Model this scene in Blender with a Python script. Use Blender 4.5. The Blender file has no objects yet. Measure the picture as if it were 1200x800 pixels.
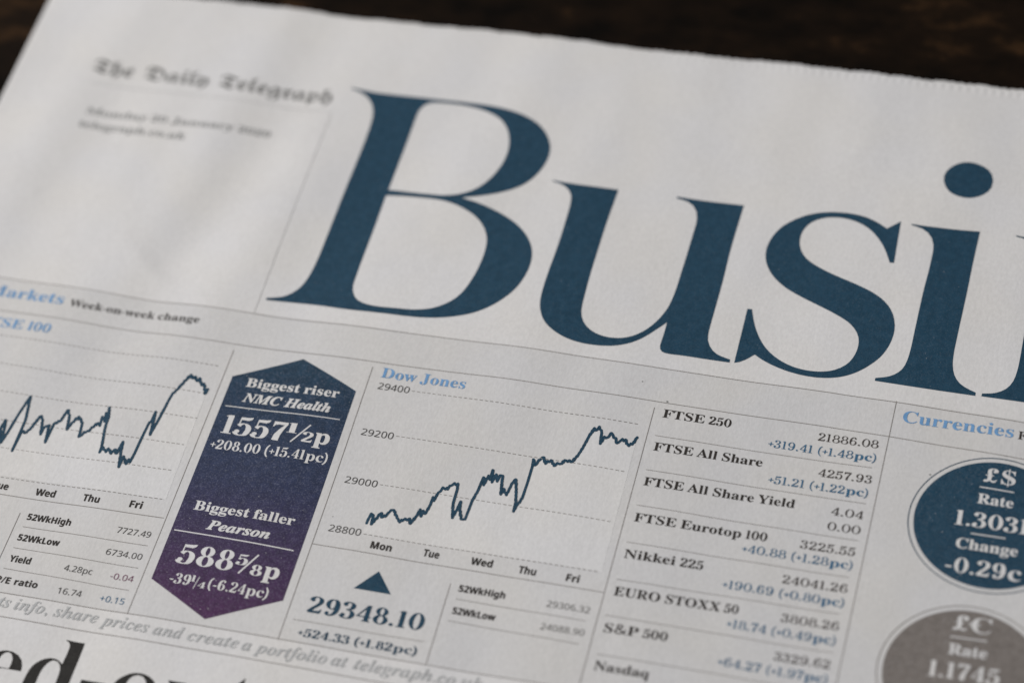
import bpy, bmesh, math
import numpy as np
from mathutils import Matrix, Vector

C = bpy.context.scene.collection
S = bpy.context.scene

# ---------------------------------------------------------------- camera
cam_data = bpy.data.cameras.new('camera')
cam = bpy.data.objects.new('camera', cam_data)
C.objects.link(cam)
right, up, back = (0.963901, 0.246270, -0.101222), (-0.133078, 0.774864, 0.617961), (0.230619, -0.582182, 0.779666)
cam.matrix_world = Matrix(((right[0], up[0], back[0], 0.115309),
                           (right[1], up[1], back[1], -0.291091),
                           (right[2], up[2], back[2], 0.389833),
                           (0, 0, 0, 1)))
cam_data.sensor_width = 36.0
cam_data.lens = 90.92
cam_data.clip_start = 0.02
cam_data.clip_end = 20.0
cam_data.dof.use_dof = True
cam_data.dof.focus_distance = 0.4845
cam_data.dof.aperture_fstop = 7.3
cam_data.dof.aperture_blades = 9
S.camera = cam

# ---------------------------------------------------------------- world, window light, exposure
w = bpy.data.worlds.new('World')
S.world = w
w.use_nodes = True
bg = w.node_tree.nodes['Background']
bg.inputs['Color'].default_value = (0.93, 0.97, 1.0, 1)
bg.inputs['Strength'].default_value = 0.25


def area_light(name, loc, target, size_x, size_y, watts, colour):
    l = bpy.data.lights.new(name, 'AREA')
    l.shape = 'RECTANGLE'
    l.size, l.size_y, l.energy, l.color = size_x, size_y, watts, colour
    o = bpy.data.objects.new(name, l)
    C.objects.link(o)
    o.location = loc
    o.rotation_euler = (Vector(target) - Vector(loc)).to_track_quat('-Z', 'Y').to_euler()
    return o


area_light('window_light', (-1.25, 0.10, 1.30), (-0.02, 0.0, 0.0), 1.1, 1.0, 36.0, (1.0, 0.988, 0.97))

S.view_settings.view_transform = 'Standard'
S.view_settings.look = 'None'
S.view_settings.exposure = 0.0
S.view_settings.gamma = 1.0
S.view_settings.use_curve_mapping = False
S.render.engine = 'CYCLES'
S.cycles.use_denoising = True
S.cycles.max_bounces = 6


# ---------------------------------------------------------------- materials
def new_mat(name):
    m = bpy.data.materials.new(name)
    m.use_nodes = True
    nt = m.node_tree
    return m, nt, nt.nodes['Principled BSDF']


def noise(nt, scale, detail=2.0, rough=0.5, stretch=(1, 1, 1)):
    tc = nt.nodes.new('ShaderNodeTexCoord')
    mp = nt.nodes.new('ShaderNodeMapping')
    mp.inputs['Scale'].default_value = stretch
    n = nt.nodes.new('ShaderNodeTexNoise')
    n.inputs['Scale'].default_value = scale
    n.inputs['Detail'].default_value = detail
    n.inputs['Roughness'].default_value = rough
    nt.links.new(tc.outputs['Object'], mp.inputs['Vector'])
    nt.links.new(mp.outputs['Vector'], n.inputs['Vector'])
    return n.outputs['Fac']


def remap(nt, sock, a, b, c, d):
    r = nt.nodes.new('ShaderNodeMapRange')
    for k, v in zip(('From Min', 'From Max', 'To Min', 'To Max'), (a, b, c, d)):
        r.inputs[k].default_value = v
    nt.links.new(sock, r.inputs['Value'])
    return r.outputs['Result']


def math_node(nt, op, a, b):
    m = nt.nodes.new('ShaderNodeMath')
    m.operation = op
    for i, v in enumerate((a, b)):
        if isinstance(v, (int, float)):
            m.inputs[i].default_value = v
        else:
            nt.links.new(v, m.inputs[i])
    return m.outputs[0]


def mix(nt, fac, a, b, mode='MIX'):
    m = nt.nodes.new('ShaderNodeMix')
    m.data_type = 'RGBA'
    m.blend_type = mode
    for i, v in ((0, fac), (6, a), (7, b)):
        if isinstance(v, tuple):
            m.inputs[i].default_value = (*v, 1)
        elif isinstance(v, (int, float)):
            m.inputs[i].default_value = v
        else:
            nt.links.new(v, m.inputs[i])
    return m.outputs[2]


def fibre_bump(nt, bsdf, strength):
    a = noise(nt, 1500, 3, 0.6, (1.0, 0.35, 1))
    b = noise(nt, 380, 2, 0.5, (1.0, 0.45, 1))
    h = math_node(nt, 'ADD', a, math_node(nt, 'MULTIPLY', b, 1.3))
    bp = nt.nodes.new('ShaderNodeBump')
    bp.inputs['Strength'].default_value = strength
    bp.inputs['Distance'].default_value = 0.00006
    nt.links.new(h, bp.inputs['Height'])
    nt.links.new(bp.outputs['Normal'], bsdf.inputs['Normal'])


def newsprint(name, colour):
    m, nt, b = new_mat(name)
    grain = remap(nt, noise(nt, 2300, 3, 0.7, (1.0, 0.5, 1)), 0.3, 0.7, 0.935, 1.065)
    cloud = remap(nt, noise(nt, 90, 3, 0.55, (1.0, 0.5, 1)), 0.3, 0.7, 0.975, 1.025)
    fac = math_node(nt, 'MULTIPLY', grain, cloud)
    tint = mix(nt, remap(nt, noise(nt, 55, 1), 0.35, 0.65, 0, 1), tuple(c * k for c, k in zip(colour, (1.006, 1.0, 0.985))),
               tuple(c * k for c, k in zip(colour, (0.995, 1.0, 1.012))))
    cmb = nt.nodes.new('ShaderNodeCombineColor')
    for i in range(3):
        nt.links.new(fac, cmb.inputs[i])
    nt.links.new(mix(nt, 1.0, tint, cmb.outputs[0], 'MULTIPLY'), b.inputs['Base Color'])
    b.inputs['Roughness'].default_value = 0.82
    b.inputs['Specular IOR Level'].default_value = 0.22
    fibre_bump(nt, b, 0.55)
    return m


PAPER = (0.582, 0.564, 0.560)


def ink(name, colour, cover=0.035, speck=0.0, rough=0.6, spec=0.14):
    """Offset ink on newsprint: slightly uneven cover, a few pin-holes where paper shows."""
    m, nt, b = new_mat(name)
    thin = tuple(min(1, c * 1.5 + 0.006) for c in colour)
    a = noise(nt, 700, 4, 0.65)
    g = noise(nt, 3600, 2, 0.6)
    f = math_node(nt, 'ADD', remap(nt, a, 0.35, 0.65, 0.0, 0.55), remap(nt, g, 0.3, 0.7, 0.0, 0.45))
    col = mix(nt, f, colour, thin)
    if cover:
        col = mix(nt, remap(nt, noise(nt, 5200, 2, 0.6), 0.52, 0.86, 0.0, cover * 4), col, PAPER)
    if speck:
        col = mix(nt, remap(nt, noise(nt, 2600, 1, 0.4), 0.80 - speck, 0.86 - speck, 0.0, 0.75), col, PAPER)
    nt.links.new(col, b.inputs['Base Color'])
    b.inputs['Roughness'].default_value = rough
    b.inputs['Specular IOR Level'].default_value = spec
    fibre_bump(nt, b, 0.45)
    return m


def gradient_ink(name):
    """The badge is printed in a tint that runs from navy at its top to plum at its foot."""
    m, nt, b = new_mat(name)
    tc = nt.nodes.new('ShaderNodeTexCoord')
    sp = nt.nodes.new('ShaderNodeSeparateXYZ')
    nt.links.new(tc.outputs['Object'], sp.inputs[0])
    ramp = nt.nodes.new('ShaderNodeValToRGB')
    e = ramp.color_ramp.elements
    e[0].position, e[0].color = 0.06, (0.008, 0.036, 0.062, 1)
    e[1].position, e[1].color = 0.95, (0.062, 0.016, 0.060, 1)
    k = e.new(0.50)
    k.color = (0.024, 0.030, 0.068, 1)
    nt.links.new(remap(nt, sp.outputs['Y'], -0.003, -0.080, 0, 1), ramp.inputs[0])
    dots = remap(nt, noise(nt, 3400, 2, 0.7), 0.50, 0.80, 0.0, 0.30)
    col = mix(nt, dots, ramp.outputs[0], (0.30, 0.30, 0.38))
    dark = remap(nt, noise(nt, 650, 4, 0.7), 0.35, 0.65, 0.78, 1.18)
    cmb = nt.nodes.new('ShaderNodeCombineColor')
    for i in range(3):
        nt.links.new(dark, cmb.inputs[i])
    col = mix(nt, 1.0, col, cmb.outputs[0], 'MULTIPLY')
    col = mix(nt, remap(nt, noise(nt, 2300, 1, 0.4), 0.765, 0.82, 0.0, 0.7), col, PAPER)
    nt.links.new(col, b.inputs['Base Color'])
    b.inputs['Roughness'].default_value = 0.6
    b.inputs['Specular IOR Level'].default_value = 0.14
    fibre_bump(nt, b, 0.45)
    return m


MAT = {
    'paper': newsprint('newsprint', PAPER),
    'panel': newsprint('newsprint_grey_tint', (0.530, 0.515, 0.512)),
    'white': newsprint('newsprint_bare', (0.576, 0.560, 0.556)),
    'navy': ink('navy_ink', (0.0062, 0.0315, 0.0575), 0.03, 0.0),
    'headline_navy': ink('headline_navy_ink', (0.0062, 0.0315, 0.0575), 0.025, 0.004),
    'light_blue': ink('light_blue_ink', (0.105, 0.215, 0.375), 0.02),
    'mid_blue': ink('steel_blue_ink', (0.025, 0.085, 0.155), 0.02),
    'black': ink('black_ink', (0.019, 0.015, 0.013), 0.02),
    'soft_black': ink('soft_black_ink', (0.125, 0.122, 0.118), 0.02),
    'headline_black': ink('headline_black_ink', (0.010, 0.0085, 0.0075), 0.02),
    'value_black': ink('value_black_ink', (0.036, 0.029, 0.026), 0.02),
    'dateline_grey': ink('dateline_grey_ink', (0.20, 0.198, 0.195), 0.02),
    'grey_black': ink('grey_black_ink', (0.048, 0.044, 0.042), 0.03),
    'grey': ink('grey_ink', (0.12, 0.115, 0.11), 0.03),
    'pale_grey': ink('pale_grey_ink', (0.30, 0.30, 0.302), 0.03),
    'plum': ink('plum_ink', (0.12, 0.045, 0.08), 0.03),
    'rule_grey': ink('rule_grey_ink', (0.175, 0.158, 0.148), 0.0),
    'faint_grey': ink('faint_grey_ink', (0.42, 0.41, 0.405), 0.0),
    'badge_grey': ink('badge_grey_ink', (0.120, 0.104, 0.095), 0.10, 0.02),
    'badge_navy': ink('badge_navy_ink', (0.0062, 0.0315, 0.0575), 0.05, 0.03),
    'ring': ink('ring_ink', (0.10, 0.12, 0.15), 0.05),
    'gradient': gradient_ink('plum_to_navy_ink'),
}


def wood_material():
    m, nt, b = new_mat('dark_walnut')
    n = noise(nt, 60, 6, 0.7, (1.0, 1.7, 1))
    p = noise(nt, 17, 3, 0.55, (1.0, 1.4, 1))
    ramp = nt.nodes.new('ShaderNodeValToRGB')
    e = ramp.color_ramp.elements
    e[0].position, e[0].color = 0.44, (0.0022, 0.0014, 0.0009, 1)
    e[1].position, e[1].color = 0.74, (0.055, 0.027, 0.011, 1)
    k = e.new(0.585)
    k.color = (0.0085, 0.0046, 0.0024, 1)
    nt.links.new(math_node(nt, 'ADD', math_node(nt, 'MULTIPLY', n, 0.65), math_node(nt, 'MULTIPLY', p, 0.42)), ramp.inputs[0])
    nt.links.new(ramp.outputs[0], b.inputs['Base Color'])
    b.inputs['Roughness'].default_value = 0.6
    b.inputs['Specular IOR Level'].default_value = 0.04
    return m


# ---------------------------------------------------------------- the shape of the paper
TOP_EDGE, LEFT_EDGE, RIGHT_EDGE, FOOT_EDGE = -81.6, -125.9, 190.0, 205.0


# page height (mm above the flat page) at page position x (right), y (down), both in mm
def paper_height(x, y):
    """Gentle bulge and ripples of the folded newsprint, in mm."""
    h = 1.05 * np.exp(-(((x + 12.0) / 38.0) ** 2 + ((y - 2.0) / 30.0) ** 2))
    h = h + 0.42 * np.sin(0.205 * (x + 0.22 * y) + 1.1) * np.exp(-(((x + 70.0) / 60.0) ** 2 + ((y + 20.0) / 60.0) ** 2))
    h = h + 0.24 * np.sin(0.33 * (x + 0.10 * y) + 2.4) * np.exp(-(((x + 80.0) / 45.0) ** 2 + ((y + 38.0) / 40.0) ** 2))
    h = h + 0.20 * np.sin(0.085 * (x - 0.35 * y) + 0.4)
    h = h + 0.085 * np.sin(0.31 * x + 0.06 * y) * np.sin(0.055 * y - 0.04 * x + 1.3)
    # a small dent left by a thumb, above the market panel
    u = (x + 79.0) * 0.80 + (y + 7.0) * 0.60
    v = -(x + 79.0) * 0.60 + (y + 7.0) * 0.80
    h = h + 0.22 * np.exp(-((v / 1.6) ** 2)) * np.exp(-((u / 7.0) ** 2)) - 0.22 * np.exp(-((v + 5.0) / 5.5) ** 2 - (u / 8.0) ** 2)
    # cut top edge: it rolls down a little and keeps the pin marks of the press
    d = y - TOP_EDGE - 0.006 * x
    d = np.maximum(d, 0.0)
    h = h - 0.40 * np.exp(-d / 1.6)
    h = h + 0.105 * np.sin(2 * np.pi * x / 1.68 + 0.7 * np.sin(x * 0.21)) * np.exp(-((d - 1.3) / 0.9) ** 2)
    return h


def lay(points, lift):
    """Page positions (mm) to points in space, 'lift' mm above the paper."""
    a = np.asarray(points, float).reshape(-1, 2)
    h = paper_height(a[:, 0], a[:, 1]) + lift
    return np.stack([a[:, 0] / 1000, -a[:, 1] / 1000, h / 1000], 1)


# ---------------------------------------------------------------- object helpers
def link_mesh(name, verts, faces, mat, parent=None, smooth=False):
    me = bpy.data.meshes.new(name)
    me.from_pydata([tuple(v) for v in verts], [], faces)
    me.materials.append(mat)
    if smooth:
        me.polygons.foreach_set('use_smooth', [True] * len(me.polygons))
    me.update()
    o = bpy.data.objects.new(name, me)
    C.objects.link(o)
    o.parent = parent
    return o


def fill(contours):
    """Triangles inside closed outlines (holes by winding), flat, in mm."""
    cu = bpy.data.curves.new('outline', 'CURVE')
    cu.dimensions = '2D'
    cu.fill_mode = 'BOTH'
    for c in contours:
        s = cu.splines.new('POLY')
        s.points.add(len(c) - 1)
        s.points.foreach_set('co', [k for p in c for k in (p[0], -p[1], 0, 1)])
        s.use_cyclic_u = True
    o = bpy.data.objects.new('outline', cu)
    me = bpy.data.meshes.new_from_object(o)
    v = [(p.co.x, -p.co.y) for p in me.vertices]
    f = [tuple(p.vertices) for p in me.polygons]
    bpy.data.objects.remove(o)
    bpy.data.curves.remove(cu)
    bpy.data.meshes.remove(me)
    return v, f


def upward(v, f):
    """Turn every face so that it looks up from the page (page y runs down)."""
    out = []
    for q in f:
        a = sum(v[q[i]][0] * v[q[(i + 1) % len(q)]][1] - v[q[(i + 1) % len(q)]][0] * v[q[i]][1] for i in range(len(q)))
        out.append(tuple(q) if a < 0 else tuple(reversed(q)))
    return out


def printed(name, contours, lift, mat, parent, cell=None, strips=()):
    """Ink laid on the paper: filled outlines and strokes, following every ripple of the sheet."""
    v, f = fill(contours) if contours else ([], [])
    if cell and v:
        bm = bmesh.new()
        vs = [bm.verts.new((a, b, 0)) for a, b in v]
        for q in f:
            try:
                bm.faces.new([vs[i] for i in q])
            except ValueError:
                pass
        for ax in (0, 1):
            lo, hi = min(p[ax] for p in v), max(p[ax] for p in v)
            t = math.floor(lo / cell) * cell + cell
            while t < hi:
                co, no = [0, 0, 0], [0, 0, 0]
                co[ax], no[ax] = t, 1
                bmesh.ops.bisect_plane(bm, geom=bm.verts[:] + bm.edges[:] + bm.faces[:], dist=1e-5, plane_co=co, plane_no=no)
                t += cell
        bm.verts.index_update()
        v = [(p.co.x, p.co.y) for p in bm.verts]
        f = [tuple(p.index for p in q.verts) for q in bm.faces]
        bm.free()
    lifts = [lift] * len(v)
    for k, (sv, sf) in enumerate(strips):
        o = len(v)
        v = v + list(sv)
        f = f + [tuple(i + o for i in q) for q in sf]
        lifts += [lift + 0.002 + 0.0007 * (k % 60)] * len(sv)
    f = upward(v, f)
    return link_mesh(name, lay(v, np.array(lifts)), f, mat, parent)


def band(points, width, step=2.0):
    """A drawn line of constant width as a strip of quads."""
    pts = []
    for (x0, y0), (x1, y1) in zip(points, points[1:]):
        n = max(1, int(math.hypot(x1 - x0, y1 - y0) / step))
        pts += [(x0 + (x1 - x0) * i / n, y0 + (y1 - y0) * i / n) for i in range(n)]
    pts.append(points[-1])
    return stroke(pts, [width] * len(pts))


def stroke(pts, widths):
    v, f = [], []
    for i, (x, y) in enumerate(pts):
        a, b = pts[max(0, i - 1)], pts[min(len(pts) - 1, i + 1)]
        dx, dy = b[0] - a[0], b[1] - a[1]
        l = math.hypot(dx, dy) or 1
        nx, ny = -dy / l * widths[i] / 2, dx / l * widths[i] / 2
        v += [(x + nx, y + ny), (x - nx, y - ny)]
        if i:
            f.append((2 * i - 2, 2 * i, 2 * i + 1, 2 * i - 1))
    return v, f


def disc(x, y, rx, ry=None, n=20):
    ry = ry or rx
    return [(x + rx * math.cos(2 * math.pi * i / n), y + ry * math.sin(2 * math.pi * i / n)) for i in range(n)], [tuple(range(n))]


def poly(*pts):
    return list(pts), [tuple(range(len(pts)))]


# ---------------------------------------------------------------- lettering
# letter: (advance, outlines as x, y, x, y ...) in thousandths of an em
GLYPHS = {}
GLYPHS['SB'] = {
    'B': (443, [[16,0,16,17,45,22,62,32,72,51,75,82,75,369,69,412,62,425,51,433,15,439,15,455,220,455,297,449,352,429,385,396,396,351,384,302,348,268,287,247,360,223,404,185,418,132,407,76,371,35,314,9,238,0], [182,252,188,252,234,257,263,272,279,301,285,345,281,385,269,412,248,428,216,434,198,432,188,425,182,391], [222,24,259,30,283,49,296,81,301,128,295,176,277,208,245,225,197,231,182,231,182,65,184,46,190,33,202,26]]),
    'i': (198, [[101,362,81,366,65,376,54,393,50,412,54,432,65,449,81,460,101,463,120,460,137,449,147,432,151,412,147,393,136,376,120,366], [18,0,18,16,35,19,45,26,51,37,52,56,52,252,47,285,37,291,20,293,21,310,148,310,148,56,154,26,164,19,180,16,180,0]]),
    'g': (327, [[146,-140,89,-136,48,-122,22,-100,14,-75,28,-46,69,-26,35,-1,24,30,28,54,42,74,67,92,102,110,58,135,31,169,22,212,27,242,40,268,60,289,88,305,120,315,157,318,196,315,233,304,317,304,317,268,268,268,286,237,291,203,288,176,276,151,258,131,234,116,205,106,172,103,157,103,142,104,126,102,112,94,104,84,101,71,111,55,141,49,175,49,223,47,259,40,285,29,303,13,312,-9,316,-37,305,-80,272,-113,219,-133], [157,124,178,130,190,146,197,173,199,211,197,249,190,276,178,292,157,297,137,292,124,276,117,249,114,211,117,173,124,146,137,130], [161,-116,218,-111,252,-94,263,-66,260,-51,249,-41,231,-36,205,-34,97,-34,79,-52,73,-73,79,-89,95,-103,122,-113]]),
    'e': (301, [[154,-10,117,-5,85,10,58,35,37,69,24,109,19,157,24,201,38,240,59,273,87,298,120,313,157,318,209,309,249,280,274,234,283,173,283,166,117,166,127,97,154,56,199,42,237,53,270,86,285,73,248,27,205,-1], [116,192,201,192,201,215,199,252,193,277,181,292,161,297,136,286,121,255,116,203]]),
    's': (288, [[151,-10,122,-6,87,6,73,9,60,4,51,-9,36,-9,36,105,53,105,66,68,87,39,112,21,140,15,162,18,179,27,189,40,192,58,183,84,156,105,107,130,76,148,54,169,41,193,37,220,44,259,65,291,98,312,141,319,166,316,199,308,206,306,213,305,223,308,230,319,244,319,244,222,228,222,215,254,196,277,174,291,149,296,130,294,116,286,108,274,105,259,107,244,115,232,146,212,191,189,221,172,241,151,253,127,257,95,250,51,228,18,194,-3]]),
    't': (228, [[124,-9,89,-4,66,10,53,36,48,71,48,279,20,279,20,300,88,369,129,424,144,424,144,310,208,310,208,279,144,279,144,82,149,51,157,43,168,40,189,49,206,75,222,66,198,24,165,-1]]),
    'r': (287, [[18,0,18,16,35,19,45,26,51,37,52,56,52,252,51,273,46,285,37,291,20,293,21,310,146,310,146,252,165,280,187,301,210,314,233,318,258,315,275,304,286,287,289,266,287,248,278,234,265,225,248,222,233,224,222,231,207,250,199,257,189,260,175,255,162,241,152,220,149,192,149,56,152,37,159,25,173,19,197,16,197,0]]),
    'f': (214, [[15,0,15,16,40,22,50,35,52,73,52,277,16,277,16,310,52,310,52,353,60,400,85,436,123,457,174,465,212,460,240,446,257,425,263,400,260,381,252,367,239,358,224,355,208,358,195,365,187,376,185,391,193,420,196,426,197,433,193,441,180,443,163,440,153,430,148,390,148,310,203,310,203,277,148,277,148,65,150,40,158,26,173,18,199,16,199,0]]),
    'a': (344, [[255,-10,226,-5,208,10,200,35,151,2,95,-9,64,-4,40,11,25,34,20,63,31,104,63,136,119,164,199,190,199,241,196,266,187,282,171,292,148,296,115,290,104,274,113,257,123,231,120,215,110,202,95,194,77,191,59,194,45,203,36,218,33,236,37,259,49,278,69,295,95,308,126,316,162,318,223,312,263,292,285,259,293,210,293,62,295,40,304,34,320,42,329,28,294,-1], [151,34,174,41,199,63,199,169,154,151,127,123,118,84,126,46]]),
    'l': (199, [[18,0,18,16,35,19,45,26,51,37,52,56,52,398,47,429,38,436,20,439,20,455,148,455,148,56,154,26,164,19,180,16,180,0]]),
    'D': (496, [[20,0,20,17,47,21,63,30,71,46,74,75,74,374,71,407,61,426,43,435,15,439,15,455,222,455,296,449,357,429,405,396,440,351,461,295,468,228,453,128,408,57,333,14,228,0], [222,24,262,30,295,47,319,75,343,139,351,229,343,318,319,382,279,420,223,433,202,431,190,423,184,409,182,385,182,72,184,48,190,34,202,27]]),
    'o': (336, [[169,-10,127,-5,90,11,60,37,38,70,24,110,19,154,24,199,38,239,60,272,90,297,127,313,168,318,209,313,245,298,275,273,298,240,312,200,317,154,312,108,298,69,275,36,245,11,210,-5], [169,11,193,18,209,39,217,81,220,154,217,227,208,271,192,292,169,299,144,292,128,271,120,227,117,154,120,82,128,39,144,18]]),
    'w': (435, [[122,-10,17,265,6,284,-11,293,-11,310,138,310,138,293,120,289,114,276,116,266,120,253,167,127,211,235,201,266,190,288,168,295,168,310,323,310,323,293,302,288,296,276,296,269,298,262,336,141,382,256,387,275,380,289,356,295,356,310,445,310,445,295,433,292,425,284,412,258,304,-10,289,-10,223,197,140,-10]]),
    'J': (330, [[109,-65,78,-62,51,-54,29,-40,11,-22,0,-1,-3,23,0,44,11,61,26,71,44,75,64,71,79,62,89,47,93,28,85,-1,77,-19,84,-35,105,-40,126,-36,139,-25,145,-6,148,21,148,367,142,409,135,422,122,430,79,439,79,455,314,455,314,439,277,431,266,423,260,411,255,367,255,89,246,21,219,-27,173,-56]]),
    'n': (381, [[18,0,18,16,35,19,45,26,51,37,52,56,52,253,46,284,36,291,19,294,19,310,148,310,148,267,190,306,243,318,292,306,321,271,330,212,330,56,332,38,337,26,347,19,363,16,363,0,202,0,202,16,207,16,228,26,235,56,235,217,229,258,219,268,203,271,173,262,148,235,148,56,154,26,164,19,180,16,180,0]]),
    'F': (404, [[15,0,15,17,45,23,62,34,72,53,75,84,75,375,71,405,61,423,43,433,14,439,14,455,394,455,394,320,377,320,369,357,355,385,336,406,310,420,275,428,230,431,200,429,186,421,182,398,182,247,190,247,229,253,256,270,274,301,284,347,302,347,302,118,285,118,274,168,257,200,229,218,189,224,182,224,182,81,188,43,196,31,210,24,257,17,257,0]]),
    'T': (423, [[92,0,92,17,123,21,142,31,152,50,156,81,156,433,149,433,102,426,65,403,41,367,29,318,11,318,11,455,410,455,410,317,394,317,381,368,357,404,319,426,269,433,263,433,263,81,267,49,276,30,296,21,328,17,328,0]]),
    'S': (390, [[43,-11,43,158,62,158,83,94,111,50,149,24,197,15,231,20,257,36,273,60,279,89,265,129,225,160,163,191,112,221,77,253,56,289,50,332,54,370,67,403,88,429,115,449,148,462,185,466,229,461,282,448,291,446,300,445,313,450,320,466,339,466,339,319,322,319,310,354,293,385,272,410,248,429,222,441,194,445,163,440,140,426,125,406,120,380,124,356,137,336,159,319,189,303,253,273,290,253,317,233,337,211,350,188,357,162,359,133,354,93,339,58,314,29,281,8,240,-6,192,-10,158,-8,126,1,98,9,85,12,69,7,61,-11]]),
    'E': (442, [[14,0,14,17,44,20,62,30,72,48,75,78,75,369,72,405,62,425,44,435,16,439,16,455,399,455,399,320,383,320,369,373,340,406,295,424,232,430,200,428,191,424,186,417,183,388,183,246,193,246,232,252,259,269,277,300,288,345,304,345,304,118,287,118,282,154,273,181,259,201,241,213,216,220,185,222,183,222,183,67,185,47,192,35,206,29,230,28,276,30,313,39,345,53,371,75,393,105,411,143,430,143,402,0]]),
    'A': (437, [[-9,0,-9,18,9,21,24,30,36,47,49,75,206,466,224,465,384,87,411,34,425,22,443,18,443,0,229,0,229,18,270,25,283,46,273,81,253,132,103,132,79,71,76,59,75,48,87,26,124,18,128,18,128,0], [113,161,242,161,177,319]]),
    'h': (381, [[18,0,18,16,35,19,45,26,51,37,52,56,52,399,51,417,46,429,36,437,19,440,19,455,148,455,148,267,190,305,243,318,292,306,321,271,330,212,330,56,332,38,337,26,347,19,363,16,363,0,202,0,202,16,207,16,228,26,235,56,235,217,229,258,219,268,203,271,173,262,148,235,148,56,154,26,164,19,180,16,180,0]]),
    'Y': (426, [[101,0,101,17,131,22,148,32,157,50,161,81,161,179,46,387,29,414,14,429,1,435,-13,438,-13,455,207,455,207,438,195,438,167,432,158,425,156,416,164,392,248,226,333,366,345,389,349,408,336,430,298,438,295,438,295,455,439,455,439,438,423,434,409,424,383,392,268,203,268,81,271,50,280,32,298,22,328,17,328,0]]),
    'd': (370, [[140,-10,107,-5,78,10,53,35,35,66,23,104,19,147,24,196,36,237,55,272,81,297,112,313,146,318,189,309,223,280,223,401,220,419,212,430,198,437,176,439,176,455,319,455,319,75,325,41,335,32,353,28,353,11,294,6,223,-10,223,39,188,2], [171,28,187,31,202,41,215,56,223,76,223,242,217,257,206,270,191,278,174,281,147,273,130,250,121,210,118,153,120,98,130,58,146,36]]),
    'u': (375, [[131,-10,91,-3,65,17,51,51,46,97,46,248,39,282,29,291,11,294,11,310,142,310,142,74,144,58,151,46,162,38,177,36,205,43,228,66,228,248,226,269,221,283,209,291,189,294,189,310,324,310,324,70,326,51,331,39,342,33,360,30,360,13,300,7,228,-10,228,40,209,19,186,3,160,-7]]),
    'p': (371, [[17,-139,17,-124,40,-117,50,-101,52,-64,52,243,51,269,46,283,37,291,19,295,19,310,143,310,143,263,166,294,195,313,230,319,264,314,293,298,317,274,335,241,346,203,350,160,346,113,334,72,316,38,291,12,261,-5,227,-10,183,1,148,32,148,-58,152,-99,158,-110,167,-118,197,-123,197,-139], [195,28,222,36,239,59,249,99,253,154,250,208,241,248,225,270,199,278,171,267,148,235,148,69,167,38]]),
    'N': (494, [[403,-11,107,350,107,79,110,49,119,31,136,21,167,17,167,0,18,0,18,17,54,23,65,30,71,41,76,79,76,388,36,433,18,439,18,455,156,455,391,169,391,377,386,414,379,425,369,431,331,439,331,455,480,455,480,439,450,434,433,425,425,407,422,377,422,-11]]),
    'k': (359, [[17,0,17,16,35,19,45,26,51,38,52,56,52,398,47,429,38,436,20,439,21,455,148,455,148,169,227,248,240,264,244,278,235,290,209,293,206,293,206,310,345,310,345,293,308,284,275,260,222,209,346,34,360,21,376,16,376,0,211,0,211,16,217,16,234,20,239,32,232,49,163,147,148,134,148,56,154,26,164,19,180,16,180,0]]),
    'U': (492, [[248,-13,168,-2,114,29,83,81,73,155,73,379,70,406,61,424,43,434,15,439,15,455,240,455,240,439,202,432,192,425,185,415,181,379,181,140,186,88,203,51,232,29,275,22,326,31,363,56,385,99,392,159,392,378,389,406,379,423,360,433,328,439,328,455,474,455,474,439,448,432,433,421,425,404,422,378,422,181,412,92,380,32,325,-2]]),
    'R': (473, [[15,0,15,17,45,22,62,32,72,50,75,81,75,379,71,406,62,424,44,434,16,439,16,455,217,455,305,448,367,426,405,388,417,334,406,285,372,248,315,224,432,50,452,26,463,19,478,17,480,17,480,0,338,0,201,212,182,212,182,81,185,50,194,32,212,22,242,17,242,0], [182,234,203,234,249,240,280,258,298,290,304,336,295,389,268,421,224,431,202,429,190,422,184,409,182,385]]),
    'O': (525, [[261,-11,213,-6,169,7,129,29,94,58,66,93,45,134,32,179,28,228,32,276,45,321,66,362,95,397,130,426,170,448,216,462,265,466,313,462,357,448,397,427,431,399,459,364,481,323,494,277,498,228,494,179,481,134,459,93,430,58,395,29,355,7,310,-6], [265,12,315,26,351,66,372,133,379,228,371,321,348,389,310,430,260,443,210,430,174,389,152,322,145,228,153,135,177,67,215,26]]),
    'X': (471, [[11,0,11,17,53,30,90,66,193,208,78,386,47,425,33,435,16,439,14,439,14,455,244,455,244,439,229,439,200,433,190,415,201,388,265,289,322,373,335,396,339,414,328,432,293,439,293,455,458,455,458,439,455,439,427,435,403,423,380,403,357,373,281,265,413,57,436,28,448,20,461,17,464,17,464,0,238,0,238,17,243,17,278,23,290,41,286,57,275,79,210,183,138,81,128,62,124,45,137,24,174,17,174,0]]),
    'P': (418, [[15,0,15,17,45,22,62,32,72,50,75,81,75,379,71,406,62,424,44,434,16,439,16,455,214,455,287,452,336,440,366,422,390,398,404,367,409,332,398,280,367,240,314,214,242,206,182,206,182,81,185,50,194,32,212,22,242,17,242,0], [182,230,201,230,244,235,272,253,287,283,292,329,288,375,275,406,252,425,216,431,199,429,189,424,184,414,182,398]]),
    'q': (364, [[175,-139,175,-123,199,-120,214,-114,221,-102,224,-83,224,29,187,0,142,-9,108,-5,79,10,54,33,36,64,24,101,20,144,25,192,40,234,63,270,93,297,129,313,170,319,215,310,257,281,309,320,320,320,320,-83,321,-102,326,-113,337,-120,354,-123,354,-139], [179,30,194,32,208,40,218,52,224,67,224,241,219,271,204,289,179,295,150,286,131,261,120,218,117,156,120,100,131,60,150,37]]),
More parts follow.
